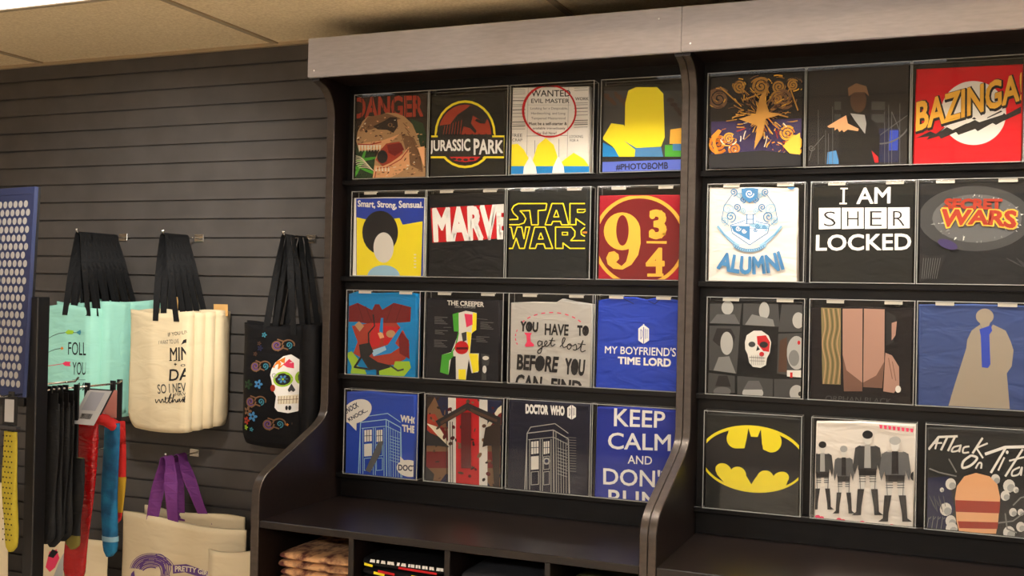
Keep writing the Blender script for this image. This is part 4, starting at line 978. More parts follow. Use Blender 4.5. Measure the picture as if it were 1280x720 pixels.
def d_attack(P):
    P.poly([(110, 340), (230, 330), (260, 500), (200, 620), (110, 600)], 'navy'); P.ell(165, 430, 50, 70, 'navy')
    for x, y, r in ((240, 370, 30), (215, 500, 34), (240, 560, 30), (245, 600, 34), (195, 400, 12), (470, 345, 26), (540, 380, 34), (575, 400, 16), (520, 430, 26), (560, 515, 22), (600, 590, 26), (540, 620, 34), (600, 515, 18)):
        P.ell(x, y, r * .9, r, 'offwhite', n=14); P.ell(x + r * .3, y + r * .3, r * .6, r * .6, 'lgrey', n=10)
    for a in (((130, 290), (180, 310), (270, 330)), ((560, 480), (600, 440), (690, 420)), ((480, 570), (560, 560), (640, 500)), ((230, 240), (270, 310)), ((520, 520), (530, 600), (580, 620))): P.line(list(a), 7, 'grey')
    for k in range(10): P.line([(130 + 8 * k, 430 + 20 * (k % 3)), (150 + 7 * k, 470 + 14 * (k % 4))], 3, 'mgrey')
    for k in range(8): P.line([(118 + 12 * k, 600 - 50 * (k % 2)), (128 + 12 * k, 540 - 10 * k % 7)], 3, 'grey')
    # plain dome with two bands
    P.poly([(262, 440), (272, 380), (310, 330), (370, 312), (440, 330), (480, 372), (494, 440), (484, 560), (470, 640), (290, 640), (270, 560)], 'peach')
    P.poly([(264, 452), (494, 460), (490, 520), (266, 512)], 'brick'); P.poly([(276, 560), (484, 566), (480, 600), (284, 596)], 'brick'); P.poly([(290, 620), (474, 624), (470, 655), (290, 655)], 'brown')
    # brush lettering
    W_ = 'offwhite'
    P.line([(126, 192), (178, 128), (276, 124)], 12, W_); P.line([(178, 128), (160, 190)], 9, W_); P.line([(146, 160), (196, 158)], 9, W_); P.line([(222, 130), (190, 196)], 11, W_); P.line([(262, 126), (226, 200)], 11, W_)
    script(P, [(288, 172), (256, 180), (246, 202), (280, 196), (292, 170), (284, 206)], 9, W_); script(P, [(336, 176), (308, 182), (304, 208), (334, 206)], 9, W_); P.line([(404, 132), (352, 212)], 11, W_); P.line([(430, 160), (372, 184), (406, 236)], 9, W_)
    script(P, [(345, 222), (306, 252), (302, 286), (345, 272), (376, 236), (345, 222)], 12, W_); script(P, [(368, 290), (384, 262), (398, 264), (396, 290)], 9, W_)
    P.line([(416, 216), (520, 180), (700, 176)], 15, W_); P.line([(522, 184), (446, 312)], 12, W_); P.line([(516, 232), (484, 300)], 9, W_); P.ell(530, 206, 7, 9, W_); P.line([(610, 190), (520, 330)], 11, W_); P.line([(540, 250), (620, 230)], 9, W_)
    script(P, [(596, 282), (560, 300), (556, 326), (590, 318), (606, 284), (600, 326)], 9, W_); script(P, [(620, 326), (640, 290), (660, 290), (656, 326)], 9, W_)
shirt(3, 6, S8, (42, 42, 42), 'black T-shirt with white brush letters above a tan and rust dome', d_attack)
# ------------------------------------------------------------ tote bags on slatwall hooks
def hook(x, z, y_tip, label):
    t = thing('slatwall_hook', label, 'wall hook', (x, RY1, z), 'chrome hooks on the slat wall')
    b = MB(); b.box(-0.022, 0.022, -0.006, 0.010, -0.003, 0.003, M_CHROME); b.box(-0.022, 0.022, -0.0075, -0.0035, -0.014, 0.016, M_CHROME, 0.001); b.build('mounting_plate', t)
    L = y_tip - RY1
    b = MB(); b.tube([(0, -0.003, 0), (0, L * 0.9, 0), (0, L * 0.97, 0.006), (0, L, 0.014)], 0.0032, M_CHROME); b.build('prong', t)
    b = MB(); b.tube([(0, L + 0.002, 0.012), (0, L - 0.001, 0.020)], 0.0055, M_CHROME); b.build('tip', t)
    return t
class Tote:
    def __init__(s, plan, zt, zb, th, seed, amp=0.004, tilt=0.0):
        s.plan = [Vector((p[0], p[1])) for p in plan]; s.zt, s.zb, s.th, s.amp, s.tilt = zt, zb, th, amp, tilt
        s.L = [0]
        for a, c in zip(s.plan, s.plan[1:]): s.L.append(s.L[-1] + (c - a).length)
        r = random.Random(seed); s.ph = [r.uniform(0, 6.28) for _ in range(8)]
    def at(s, u):
        d = u * s.L[-1]
        for i in range(len(s.plan) - 1):
            if d <= s.L[i + 1] + 1e-9 or i == len(s.plan) - 2:
                t_ = (d - s.L[i]) / (s.L[i + 1] - s.L[i]); p = s.plan[i].lerp(s.plan[i + 1], t_); tg = (s.plan[i + 1] - s.plan[i]).normalized(); return p, tg
    def off(s, u, v):
        # half thickness (fat low down, thin at the hem) and a shared ripple
        e = max(0.0, 1 - (2 * u - 1) ** 6); k = (0.25 + 0.75 * math.sin(math.pi * min(1, 0.08 + (1 - v) * 0.80)))
        hem = 0.0012 if v > 0.93 else 0.0
        h = s.th / 2 * e * k + 0.0012 + hem
        w_ = s.amp * (math.sin(9 * u + s.ph[0] + 3 * v) * 0.6 + math.sin(17 * u + 5 * v + s.ph[1]) * 0.35 + math.sin(6 * v + s.ph[2] + 4 * u) * 0.5) * (0.35 + 0.65 * (1 - abs(2 * v - 1)))
        return h, w_
    def pos(s, u, v, side):
        p, tg = s.at(u); n = Vector((tg.y, -tg.x)); h, w_ = s.off(u, v)
        q = p + n * (w_ + side * h)
        cor = 0.045 * max(0, abs(2 * u - 1) - 0.72) / 0.28
        z = s.zb + cor * cor / 0.045 * (1 - v) + (s.zt - s.zb) * v + s.tilt * (u - 0.5) * v + 0.006 * math.sin(7 * u + s.ph[3]) * v
        bl = 0.012 * math.sin(math.pi * u) * (1 - v) ** 3
        return Vector((q.x, q.y, z - bl))
    def mesh(s, mt, parent, org, name='bag_body', N=54, K=22):
        b = MB(); v = []
        for side in (1, -1):
            for j in range(K + 1):
                for i in range(N + 1): v.append(s.pos(i / N, j / K, side))
        S = (N + 1) * (K + 1); f = []
        for j in range(K):
            for i in range(N):
                a = j * (N + 1) + i
                f.append((a, a + 1, a + N + 2, a + N + 1)); f.append((S + a, S + a + N + 1, S + a + N + 2, S + a + 1))
        for i in range(N):
            f.append((i + 1, i, S + i, S + i + 1)); t_ = K * (N + 1) + i; f.append((t_, t_ + 1, S + t_ + 1, S + t_))
        for j in range(K):
            a = j * (N + 1); c = a + N
            f.append((a, a + N + 1, S + a + N + 1, S + a)); f.append((c + N + 1, c, S + c, S + c + N + 1))
        b.add(v, f, mt, True); return fix_normals(b.build(name, parent, shift=org))
    def front_y(s, x, z):
        lo, hi = 0.0, 1.0
        for _ in range(24):
            m_ = (lo + hi) / 2
            if s.at(m_)[0].x < x: lo = m_
            else: hi = m_
        return s.pos(lo, min(1, max(0, (z - s.zb) / (s.zt - s.zb))), 1).y
    def art(s, P, parent, org, rect, name='printed_design', cell=0.02):
        b = MB()
        for T, col, ly in P.items:
            for i_, t_ in enumerate(T):
                xs = [p[0] for p in t_]; zs = [p[1] for p in t_]
                for i in range(int(math.floor(min(xs) / cell)), int(math.floor(max(xs) / cell)) + 1):
                    for j in range(int(math.floor(min(zs) / cell)), int(math.floor(max(zs) / cell)) + 1):
                        p = clip_poly(t_, max(rect[0], i * cell), min(rect[1], (i + 1) * cell), max(rect[2], j * cell), min(rect[3], (j + 1) * cell))
                        if len(p) < 3: continue
                        A = sum(p[k - 1][0] * p[k][1] - p[k][0] * p[k - 1][1] for k in range(len(p)))
                        if abs(A) < 1e-10: continue
                        if A < 0: p = p[::-1]
                        b.add([(x, s.front_y(x, z) - 0.0012 - ly * 0.00008 - (i_ % 13) * 4e-6, z) for x, z in p], [tuple(range(len(p)))], pm(col))
        return b.build(name, parent, shift=org)
def handle(parent, org, xl, xr, zt, yb, hx, hy, hz, mt, wd=0.025, name='handle', spread=0.016):
    """webbing loop sewn to the bag top and slung over the prong"""
    b = MB(); pts = []; wds = []
    for (x, dirn) in ((xl, -1), (xr, 1)):
        col_ = []
        for k in range(8):
            t_ = k / 7; e = t_ ** 1.4
            col_.append((Vector((x + (hx + dirn * spread - x) * t_, yb + (hy - yb) * e, zt - 0.035 + (hz - 0.022 - zt + 0.035) * t_)), Vector((1 - e, -0.2 * dirn * math.sin(t_ * 3.1) + 0.8 * e + 0.001, 0))))
        pts.append(col_)
    top = [(Vector((hx + spread * 0.75 * math.cos(a), hy, hz - 0.004 + 0.0125 * math.sin(a))), Vector((0.0, 1, 0))) for a in (math.pi * 0.9, math.pi * 0.7, math.pi * 0.5, math.pi * 0.3, math.pi * 0.1)]
    def fl(v): return v
    seq = pts[0] + top + pts[1][::-1]
    b.ribbon([p for p, _ in seq], [w_ for _, w_ in seq], wd, 0.0022, mt)
    o = fix_normals(b.build(name, parent, shift=org)); return o
def tote(label, plan, zt, zb, th, mt, seed, hk, straps, art=None, group=None, tags=(), amp=0.004, tilt=0.0, strapmat=None, swd=0.025):
    s = Tote(plan, zt, zb, th, seed, amp, tilt)
    org = (plan[0][0] * .5 + plan[-1][0] * .5, plan[0][1], zb)
    t = thing('tote_bag', label, 'tote bag', org, group)
    s.mesh(mt, t, org)
    for (xl, xr, yb, hy) in straps: handle(t, org, xl, xr, zt, yb, hk[0], hy, hk[1], strapmat or M_WEBBLACK, swd)
    if art:
        P, rect = art; s.art(P, t, org, rect)
    for (x, y, z, w_, h_, rz) in tags:
        b = MB(); b.box(-w_ / 2, w_ / 2, -0.0006, 0.0006, 0, h_, M_KRAFT); g = b.build('paper_tag', t); g.location = (x - org[0], y - org[1], z - org[2]); g.rotation_euler = (0.05, 0, rz)
    return t
# --- mint bags
hook(-2.754, 1.750, -0.115, 'chrome wall hook holding the stack of mint green tote bags')
A1 = (55, 370, 4.496)
P = Print(*A1, -0.10)
P.line([(0, 250), (40, 225), (80, 210), (125, 205)], 3, 'dgrey'); P.poly([(118, 205), (135, 190), (164, 194), (168, 206), (160, 214), (132, 215)], 'lime'); P.poly([(180, 205), (206, 190), (210, 204), (204, 220)], 'teal'); P.line([(163, 206), (182, 206)], 3, 'ink')
P.line([(0, 330), (30, 312), (60, 300), (95, 294)], 3, 'dgrey'); P.poly([(92, 294), (102, 284), (112, 295), (100, 304)], 'orange')
P.line([(0, 395), (60, 388), (110, 380)], 3, 'pink'); P.poly([(106, 380), (122, 368), (154, 370), (148, 381), (154, 394), (122, 392)], 'pink')
P.text('FOLLOW', ((138, 258), (330, 262), (330, 338), (138, 330)), 'ink', 0.0); P.text('YOUR', ((164, 370), (262, 374), (260, 444), (164, 442)), 'ink', 0.0)
P.line([(165, 470), (300, 472)], 2, 'ink')
P.line([(180, 532), (192, 500), (204, 488), (204, 520), (192, 530), (214, 520), (226, 488), (222, 530), (236, 505), (250, 525)], 4, 'ink')
mintlab = ['mint green tote bag with FOLLOW YOUR lettering and arrows, foremost of its stack', 'mint green tote bag directly behind the lettered mint bag', 'mint green tote bag, middle of the mint stack',
           'mint green tote bag, last but one towards the slat wall', 'mint green tote bag hanging nearest the slat wall']
for i in range(5):
    dy = 0.042 * i; r_ = random.Random(i)
    bx = (-2.690, -2.650, -2.625, -2.60, -2.585)[i]
    plan = [(-2.945 + 0.02 * i, -0.080 + dy), (-2.82, -0.092 + dy), (bx - 0.02, -0.093 + dy), (bx, -0.086 + dy), (bx + 0.010, -0.068 + dy), (bx + 0.016 + 0.02 * (i % 2), -0.035 + dy), (bx + 0.055 - 0.015 * (i % 2), 0.015 + dy)]
    tote(mintlab[i], plan, 1.463 + 0.012 * (i % 2) + 0.005 * i, 1.035 + 0.01 * (i % 2), 0.018, M_MINT, 20 + i, (-2.754, 1.750), [(-2.82 + .008 * i, -2.70 + .012 * i, -0.10 + dy, -0.098 + dy), (-2.80 + .008 * i, -2.68 + .012 * i, -0.078 + dy, -0.082 + dy)],
         art=(P, (-2.93, -2.705, 1.05, 1.44)) if i == 0 else None, group='mint tote bags on one hook')
# --- cream bags with black straps
hook(-2.365, 1.746, -0.075, 'chrome wall hook holding the stack of cream canvas bags with black straps')
A2 = (150, 380, 4.367)
P = Print(*A2, -0.075)
P.text('IF YOU LIVE TO BE', ((266, 158), (450, 130), (450, 148), (268, 178)), 'dgrey'); P.text('I WANT TO LIVE', ((216, 200), (326, 190), (328, 214), (218, 220)), 'mgrey'); P.poly([(340, 222), (350, 196), (366, 190), (372, 214), (356, 212)], 'ink')
for st, q in (('MINUS', ((278, 238), (452, 226), (454, 302), (278, 310))), ('DAY', ((276, 356), (432, 344), (436, 412), (272, 420)))): P.text(st, q, 'ink', 0.012)
for x in (282, 306, 330): P.line([(x - 8, 309), (x + 8, 307)], 4, 'ink')
P.poly([(307, 318), (311, 326), (318, 327), (311, 331), (308, 339), (305, 331), (298, 327), (305, 326)], 'ink'); P.text('of', ((338, 322), (372, 318), (372, 340), (338, 342)), 'dgrey')
P.text('SO I NEVER', ((212, 438), (400, 426), (402, 476), (216, 490)), 'dgrey', 0.006); P.text('HAVE TO', ((306, 484), (420, 474), (420, 496), (308, 502)), 'dgrey')
script(P, [(202, 518), (208, 538), (222, 520), (230, 538), (240, 518), (248, 536), (258, 516), (254, 508), (256, 536), (268, 534), (276, 506), (284, 490), (274, 532), (284, 536), (300, 500), (298, 494), (292, 536), (304, 520), (312, 536), (322, 520), (318, 534), (332, 522), (328, 518), (334, 534), (346, 516), (346, 534), (358, 498), (352, 534), (366, 530), (384, 520), (380, 534), (396, 512), (384, 560)], 4.5, 'ink')
P.line([(262, 514), (292, 512)], 4, 'ink'); P.line([(344, 510), (370, 508)], 4, 'ink')
creamlab = ['cream canvas tote bag with black MINUS DAY lettering, foremost of its stack', 'cream canvas bag just behind the lettered cream bag, only its right folds showing', 'cream canvas bag in the middle of the black-strapped stack, only its right folds showing', 'cream canvas bag hanging nearest the slat wall in the black-strapped stack']
for i in range(4):
    dy = 0.032 * i
    bx = (-2.238, -2.214, -2.190, -2.170)[i]
    plan = [(-2.525 + 0.012 * i, -0.058 + dy), (-2.40, -0.072 + dy), (bx - 0.02, -0.072 + dy), (bx, -0.066 + dy), (bx + 0.004, -0.050 + dy), (bx - 0.004 + 0.004 * (i % 2), -0.022 + dy), (bx - 0.012, 0.012 + dy)]
    tote(creamlab[i], plan, 1.452 + 0.006 * (i % 2), 1.005 + 0.006 * i, 0.016, M_CANVAS, 40 + i, (-2.365, 1.746), [(-2.385 + .01 * i, -2.285 + .008 * i, -0.080 + dy, -0.062 + dy), (-2.37 + .01 * i, -2.27 + .008 * i, -0.052 + dy, -0.045 + dy)],
         art=(P, (-2.52, -2.240, 1.02, 1.44)) if i == 0 else None, group='cream bags with black straps on one hook',
         tags=[(-2.335, -0.028, 1.435, 0.018, 0.075, 1.1)] if i == 0 else ([(-2.185, 0.055, 1.44, 0.062, 0.045, 0.1)] if i == 3 else ()))
# --- black bags with the sugar skull
hook(-1.837, 1.742, -0.045, 'chrome wall hook holding the black skull tote bags beside the shelving')
A3 = (290, 390, 4.233)
P = Print(*A3, -0.01)
def curl(x, y, s_, fl):
    P.spiral(x, y, 34 * s_, 1.7, 9, 'dtan', 0, fl); P.spiral(x, y, 24 * s_, 1.4, 6, 'purple', 40, fl); P.arcl(x + fl * 62 * s_, y - 4 * s_, 34 * s_, 26 * s_, 180 if fl > 0 else 0, 380 if fl > 0 else 200, 7, 'dtan'); P.spiral(x + fl * 66 * s_, y, 20 * s_, 1.5, 6, 'teal', 90, -fl)
    P.line([(x, y - 34 * s_), (x + fl * 34 * s_, y - 22 * s_), (x + fl * 60 * s_, y - 30 * s_)], 7, 'dtan'); P.line([(x + 4, y + 34 * s_), (x + fl * 34 * s_, y + 16 * s_), (x + fl * 62 * s_, y + 26 * s_)], 7, 'dtan')
curl(150, 284, 0.85, 1); curl(262, 174, 0.9, 1); curl(126, 470, 0.9, 1); curl(220, 588, 0.95, 1); curl(362, 584, 0.7, 1)
for x, y, c, k in ((196, 120, 'teal', 12), (176, 190, 'navy', 14), (170, 165, 'brown', 10), (150, 220, 'brown', 10), (114, 380, 'dgreen', 22), (174, 378, 'steel', 20), (110, 520, 'dtan', 22), (140, 548, 'steel', 22), (100, 570, 'brick', 18), (95, 606, 'lime', 12), (130, 616, 'teal', 10), (325, 590, 'orange', 6)):
    for a in range(5): P.ell(x + k * .7 * math.cos(a * 1.257), y + k * .7 * math.sin(a * 1.257), k * .55, k * .35, c, a * 72, n=10)
    P.ell(x, y, k * .3, k * .3, 'ink')
P.poly([(246, 300), (262, 266), (300, 232), (340, 222), (376, 250), (392, 320), (394, 420), (398, 500), (366, 522), (330, 530), (280, 520), (264, 500), (272, 440), (256, 410), (248, 360), (240, 330)], 'white')
P.poly([(250, 290), (270, 258), (310, 236), (310, 270), (280, 300)], 'orange'); P.poly([(300, 276), (330, 246), (352, 268), (352, 296), (320, 290)], 'pink'); P.ell(302, 352, 46, 40, 'lime'); P.ell(302, 352, 36, 31, 'ink')
for a in range(6): P.ell(302 + 16 * math.cos(a * 1.047), 352 + 14 * math.sin(a * 1.047), 8, 6, 'steel', a * 60, n=8)
P.ell(302, 352, 6, 6, 'lime'); P.ell(380, 345, 24, 34, 'lime'); P.ell(384, 345, 16, 26, 'ink'); P.poly([(342, 376), (358, 410), (350, 420), (342, 412), (332, 420), (326, 408)], 'dgrey'); P.ell(256, 398, 12, 18, 'brick'); P.spiral(262, 330, 16, 1.3, 4, 'lgrey')
P.poly([(280, 440), (396, 432), (394, 480), (282, 482)], 'cream')
for k in range(9): P.line([(286 + 13 * k, 440), (284 + 13 * k, 480)], 2, 'dtan')
P.line([(280, 460), (396, 456)], 3, 'dtan'); P.ell(324, 502, 6, 12, 'ink'); P.ell(338, 502, 6, 12, 'ink')
tote('black tote bag printed with a white sugar skull and coloured scrolls', [(-2.035, 0.005), (-1.99, -0.015), (-1.90, -0.022), (-1.79, -0.018), (-1.760, -0.006), (-1.745, -0.022), (-1.725, -0.040), (-1.70, -0.026), (-1.69, 0.01)], 1.415, 0.975, 0.045, M_BAGBLACK, 61, (-1.837, 1.742),
     [(-1.915, -1.79, -0.034, -0.03), (-1.90, -1.77, 0.0, 0.0)], art=(P, (-2.03, -1.763, 0.99, 1.40)), group='black tote bags on one hook', amp=0.006)
tote('plain black tote bag hanging behind the sugar skull bag, only its left flap showing', [(-2.075, 0.075), (-1.98, 0.068), (-1.85, 0.068), (-1.75, 0.082), (-1.72, 0.105)], 1.42, 0.99, 0.03, M_BAGBLACK, 62, (-1.837, 1.742),
     [(-1.93, -1.78, 0.05, 0.05), (-1.91, -1.76, 0.085, 0.085)], group='black tote bags on one hook', amp=0.006)
# --- lower row: cream bags with purple handles
hook(-2.364, 0.885, -0.03, 'chrome wall hook low on the slat wall holding the purple-handled cream bag')
hook(-1.79, 0.880, -0.14, 'chrome wall hook low on the slat wall behind the end of the shelving')
hook(-2.78, 0.880, -0.14, 'chrome wall hook low on the slat wall under the mint bags')
A4 = (140, 620, 7.111)
P = Print(*A4, -0.06)
for k in range(9): P.arcl(370, 660 + 4 * k, 215 - 15 * k, 155 - 11 * k, 185 + 3 * k, 345 - 6 * k, 5 + (k * 5) % 11, 'purple', 26)
for k in range(5): P.arcl(440 - 8 * k, 640 + 10 * k, 90 - 8 * k, 130 - 12 * k, 250, 385, 8, 'purple', 14)
P.poly([(250, 620), (300, 560), (360, 545), (300, 590), (270, 650)], 'purple'); P.poly([(400, 560), (470, 580), (510, 650), (490, 690), (470, 620)], 'purple'); P.line([(540, 590), (552, 640), (535, 690), (560, 720)], 7, 'purple'); P.poly([(170, 690), (200, 660), (210, 720), (160, 760)], 'purple')
P.poly([(568, 606), (680, 598), (770, 630), (880, 668), (956, 655), (930, 700), (950, 740), (860, 726), (760, 700), (670, 670), (572, 680)], 'purple')
P.text('PRETTY GIRLS', ((586, 612), (920, 676), (912, 716), (588, 664)), 'cream', 0.03, warp=lambda a, b_: (a, b_ - 0.35 * math.sin(math.pi * min(1, a * 1.1))))
tote('cream canvas bag with purple handles and a purple hair and ribbon print', [(-2.565, -0.03), (-2.45, -0.045), (-2.28, -0.05), (-2.10, -0.045), (-1.98, -0.03)], 0.655, 0.16, 0.05, M_CANVAS, 71, (-2.364, 0.885),
     [(-2.40, -2.29, -0.06, -0.022)], art=(P, (-2.55, -1.99, 0.2, 0.64)), group='cream bags on the lower hooks', strapmat=M_PURPLE, swd=0.05, amp=0.005, tilt=-0.02)
tote('cream canvas bag just behind the purple-printed bag, its top edge and purple strap showing', [(-2.52, 0.04), (-2.40, 0.035), (-2.20, 0.03), (-2.04, 0.04)], 0.675, 0.18, 0.03, M_CANVAS, 72, (-2.364, 0.885),
     [(-2.33, -2.20, 0.02, 0.055)], group='cream bags on the lower hooks', strapmat=M_PURPLE, swd=0.05, amp=0.007)
tote('cream canvas bag between the purple-printed bag and the shelving, its corner showing', [(-2.07, -0.13), (-2.03, -0.15), (-1.90, -0.155), (-1.80, -0.15), (-1.70, -0.13)], 0.605, 0.12, 0.03, M_CANVAS, 73, (-1.79, 0.880), [(-1.80, -1.76, -0.165, -0.10)], group='cream bags on the lower hooks', strapmat=M_PURPLE, swd=0.05, amp=0.007, tilt=0.03)
P = Print(0, 440, 2.572, -0.10)
P.poly([(152, 690), (165, 640), (190, 632), (200, 660), (186, 690), (168, 705)], 'pink'); P.poly([(160, 655), (176, 632), (196, 640), (180, 660)], 'ink'); P.poly([(180, 720), (205, 660), (216, 640), (212, 720)], 'lgrey')
tote('cream canvas bag behind the black and red socks, with a pink flower print', [(-2.96, -0.085), (-2.85, -0.10), (-2.70, -0.10), (-2.585, -0.09)], 0.565, 0.06, 0.03, M_CANVAS, 74, (-2.78, 0.880), [(-2.84, -2.70, -0.115, -0.10)], art=(P, (-2.95, -2.60, 0.1, 0.55)), group='cream bags on the lower hooks', amp=0.005, tilt=-0.04)
tote('cream canvas bag at the far left edge, behind the yellow sock', [(-3.42, -0.085), (-3.30, -0.10), (-3.20, -0.10), (-3.10, -0.09)], 0.74, 0.26, 0.03, M_CANVAS, 75, (-3.26, 1.034), [(-3.32, -3.19, -0.115, -0.10)], group='cream bags on the lower hooks', amp=0.005)
hook(-3.26, 1.034, -0.14, 'chrome wall hook at the far left holding the bag behind the yellow sock')
# ------------------------------------------------------------ sock rack
t = thing('sock_rack', 'black sock rack with a navy board of pale dots, at the left edge', 'display rack', (-2.245, -0.78, 0))
ro = (-2.245, -0.78, 0)
b = MB(); b.box(-2.268, -2.226, -0.800, -0.750, 0.012, 1.507, M_BLACKMET, 0.003); b.build('post', t, shift=ro)
b = MB(); b.box(-2.46, -2.03, -1.0, -0.55, 0, 0.012, M_BLACKMET, 0.004); b.build('base_plate', t, shift=ro)
# board leaning back a little, beside the post
pn = bpy.data.objects.new('dotted_board', None)
b = MB(); X0, X1, H_ = -0.46, 0.0, 0.665
b.box(X0, X1, -0.006, 0.006, 0, H_, M_NAVY, 0.001); b.box(X0, X1, 0.006, 0.014, 0, H_, M_BLACKMET)
fr = MB(); fr.box(X0, X1, -0.0075, -0.006, 0, 0.022, M_NAVY); fr.box(X0, X1, -0.0075, -0.006, H_ - 0.022, H_, M_NAVY); fr.box(X0, X0 + 0.018, -0.0075, -0.006, 0.022, H_ - 0.022, M_NAVY); fr.box(X1 - 0.018, X1, -0.0075, -0.006, 0.022, H_ - 0.022, M_NAVY)
for r in range(22):
    z = 0.040 + 0.0272 * r
    for c in range(16):
        x = X1 - 0.030 - 0.0285 * c - (0.01425 if r % 2 else 0)
        if x < X0 + 0.03: continue
        q = arc(x, z, 0.0112, 0, 360, 16)[:-1]
        b.add([(p[0], -0.0064 - 0.0002, p[1]) for p in q], [tuple(range(16))], M_DOT)
bd = b.build('dotted_board', t); bd.location = (-2.256 - ro[0], -0.814 - ro[1], 1.19); bd.rotation_euler = (math.radians(-2.0), 0, math.radians(-11))
f_ = fr.build('border', bd)
b = MB(); b.box(-2.72, -2.27, -0.806, -0.776, 1.158, 1.186, M_BLACKMET, 0.002); b.build('board_rail', t, shift=ro)
# peg arms reaching back from the post
b = MB(); b.tube([(-2.245, -0.75, 1.208), (-2.245, -0.425, 1.208), (-2.245, -0.405, 1.216)], 0.0035, M_CHROME); b.build('peg_arm', t, shift=ro)
b = MB(); b.tube([(-2.245, -0.75, 1.228), (-2.245, -0.62, 1.228), (-2.245, -0.605, 1.24)], 0.0035, M_CHROME); b.build('peg_arm', t, shift=ro)
b = MB(); b.tube([(-2.262, -0.81, 1.20), (-2.262, -0.90, 1.20), (-2.262, -0.915, 1.21)], 0.0035, M_CHROME); b.build('peg_arm', t, shift=ro)

M_RED = mat('red_shiny_knit', (158, 8, 12), 0.25, bump=('cloth', 26, 1.0))
M_REDC = mat('red_knit', (200, 28, 24), 0.75, bump=('cloth', 20, 0.5))
M_SBLUE = noise_mix(mat('blue_knit', (10, 90, 130), 0.75, bump=('cloth', 20, 0.4)), (6, 74, 116), (18, 116, 160), 16)
M_SBLK = mat('black_knit', (10, 10, 11), 0.85, bump=('cloth', 20, 0.5))
M_YEL = mat('mustard_knit', (168, 150, 30), 0.75, bump=('cloth', 20, 0.4))
M_OLI = mat('olive_knit', (110, 100, 36), 0.8)
def sock(label, x, y, ztop, length, wd, mt, group, seed, lean=0.0, th=0.022, foot=0.05, rz=0.0, toe=None, spots=None, card=None, peg_z=1.208):
    """folded sock pair hanging from a card: leg tube, heel bend and toe"""
    t = thing('sock_pair', label, 'socks', (x, y, ztop), group); t.rotation_euler = (0, 0, rz)
    r = random.Random(seed); K = 26; S = 14; ph = r.uniform(0, 6)
    b = MB(); v = []
    for j in range(K + 1):
        q = j / K; z = -length * q
        cxo = lean * q + 0.004 * math.sin(5 * q + ph)
        hw = wd / 2 * (0.86 + 0.14 * math.sin(3.0 * q + 0.6)) * (1 if q < 0.9 else math.sqrt(max(0.0, 1 - ((q - 0.9) / 0.1) ** 2)) * 0.75 + 0.25)
        hw *= (1 + foot * 4 * max(0, q - 0.7))
        ht = th / 2 * (0.7 + 0.3 * math.sin(7 * q + ph)) * (1 if q > 0.04 else 0.7)
        for k in range(S):
            a = 2 * math.pi * k / S
            ca, sa = math.cos(a), math.sin(a)
            v.append((cxo + hw * math.copysign(abs(ca) ** 0.6, ca), ht * math.copysign(abs(sa) ** 0.8, sa) + 0.002 * math.sin(9 * q + 3 * ca + ph), z))
    f = [(j * S + k, j * S + (k + 1) % S, (j + 1) * S + (k + 1) % S, (j + 1) * S + k) for j in range(K) for k in range(S)]
    f += [tuple(range(S))[::-1], tuple(range(K * S, K * S + S))]
    b.add(v, f, mt, True); so = fix_normals(b.build('sock', t))
    if spots:
        d = MB()
        for i in range(int(length / 0.016)):
            for k in range(3):
                zz = -0.012 - 0.016 * i; xx = lean * (-zz / length) + (k - 1) * wd * 0.24 + (wd * 0.08 if i % 2 else -wd * 0.04)
                if -zz > length * 0.93: continue
                d.add([(p[0], -th / 2 - 0.0012, p[1]) for p in arc(xx, zz, 0.0028, 0, 360, 8)[:-1]], [tuple(range(8))], spots)
        d.build('spots', so)
    if toe:
        z0 = -length * 0.80
        for (mt2, q0, q1) in toe:
            d = MB(); vv = []
            j0, j1 = int(q0 * K), int(q1 * K)
            for j in range(j0, j1 + 1):
                for k in range(S):
                    p = v[j * S + k]; vv.append((p[0] + (p[0] - lean * j / K) * 0.06, p[1] * 1.10, p[2]))
            d.add(vv, [(i * S + k, i * S + (k + 1) % S, (i + 1) * S + (k + 1) % S, (i + 1) * S + k) for i in range(j1 - j0) for k in range(S)], mt2, True)
            fix_normals(d.build('contrast_band', so))
    # hanger card clip over the peg
    h = MB(); h.box(-0.011, 0.011, -0.003, 0.003, -0.012, peg_z - ztop + 0.012, M_BLACKPL, 0.001)
    h.build('hanger_clip', t)
    if card: card(t)
    return t
g = 'sock pairs hanging on the rack'
for i, (yy, L, z0, lab) in enumerate(((-0.725, 0.45, 1.165, 'black socks hanging right against the rack post'), (-0.704, 0.47, 1.17, 'black socks, second from the rack post'), (-0.682, 0.45, 1.165, 'black socks, third from the rack post'), (-0.660, 0.46, 1.17, 'black socks just before the red shiny socks'))):
    def cd(t_, k=i):
        b = MB(); b.box(-0.047, 0.047, -0.0125, -0.011, -0.015, 0.035, M_BLACKPL); b.build('header_card', t_)
        if k in (1, 3):
            b = MB(); b.box(-0.047, -0.043, -0.014, -0.0126, -0.015, 0.035, M_TAB); b.build('card_edge', t_)
    sock(lab, -2.245, yy, z0, L, 0.085, M_SBLK, g, 80 + i, th=0.018, card=cd)
sock('olive and black socks low behind the black socks', -2.225, -0.632, 0.98, 0.30, 0.075, M_OLI, g, 90, th=0.016, toe=[(M_SBLK, 0.0, 0.86)])
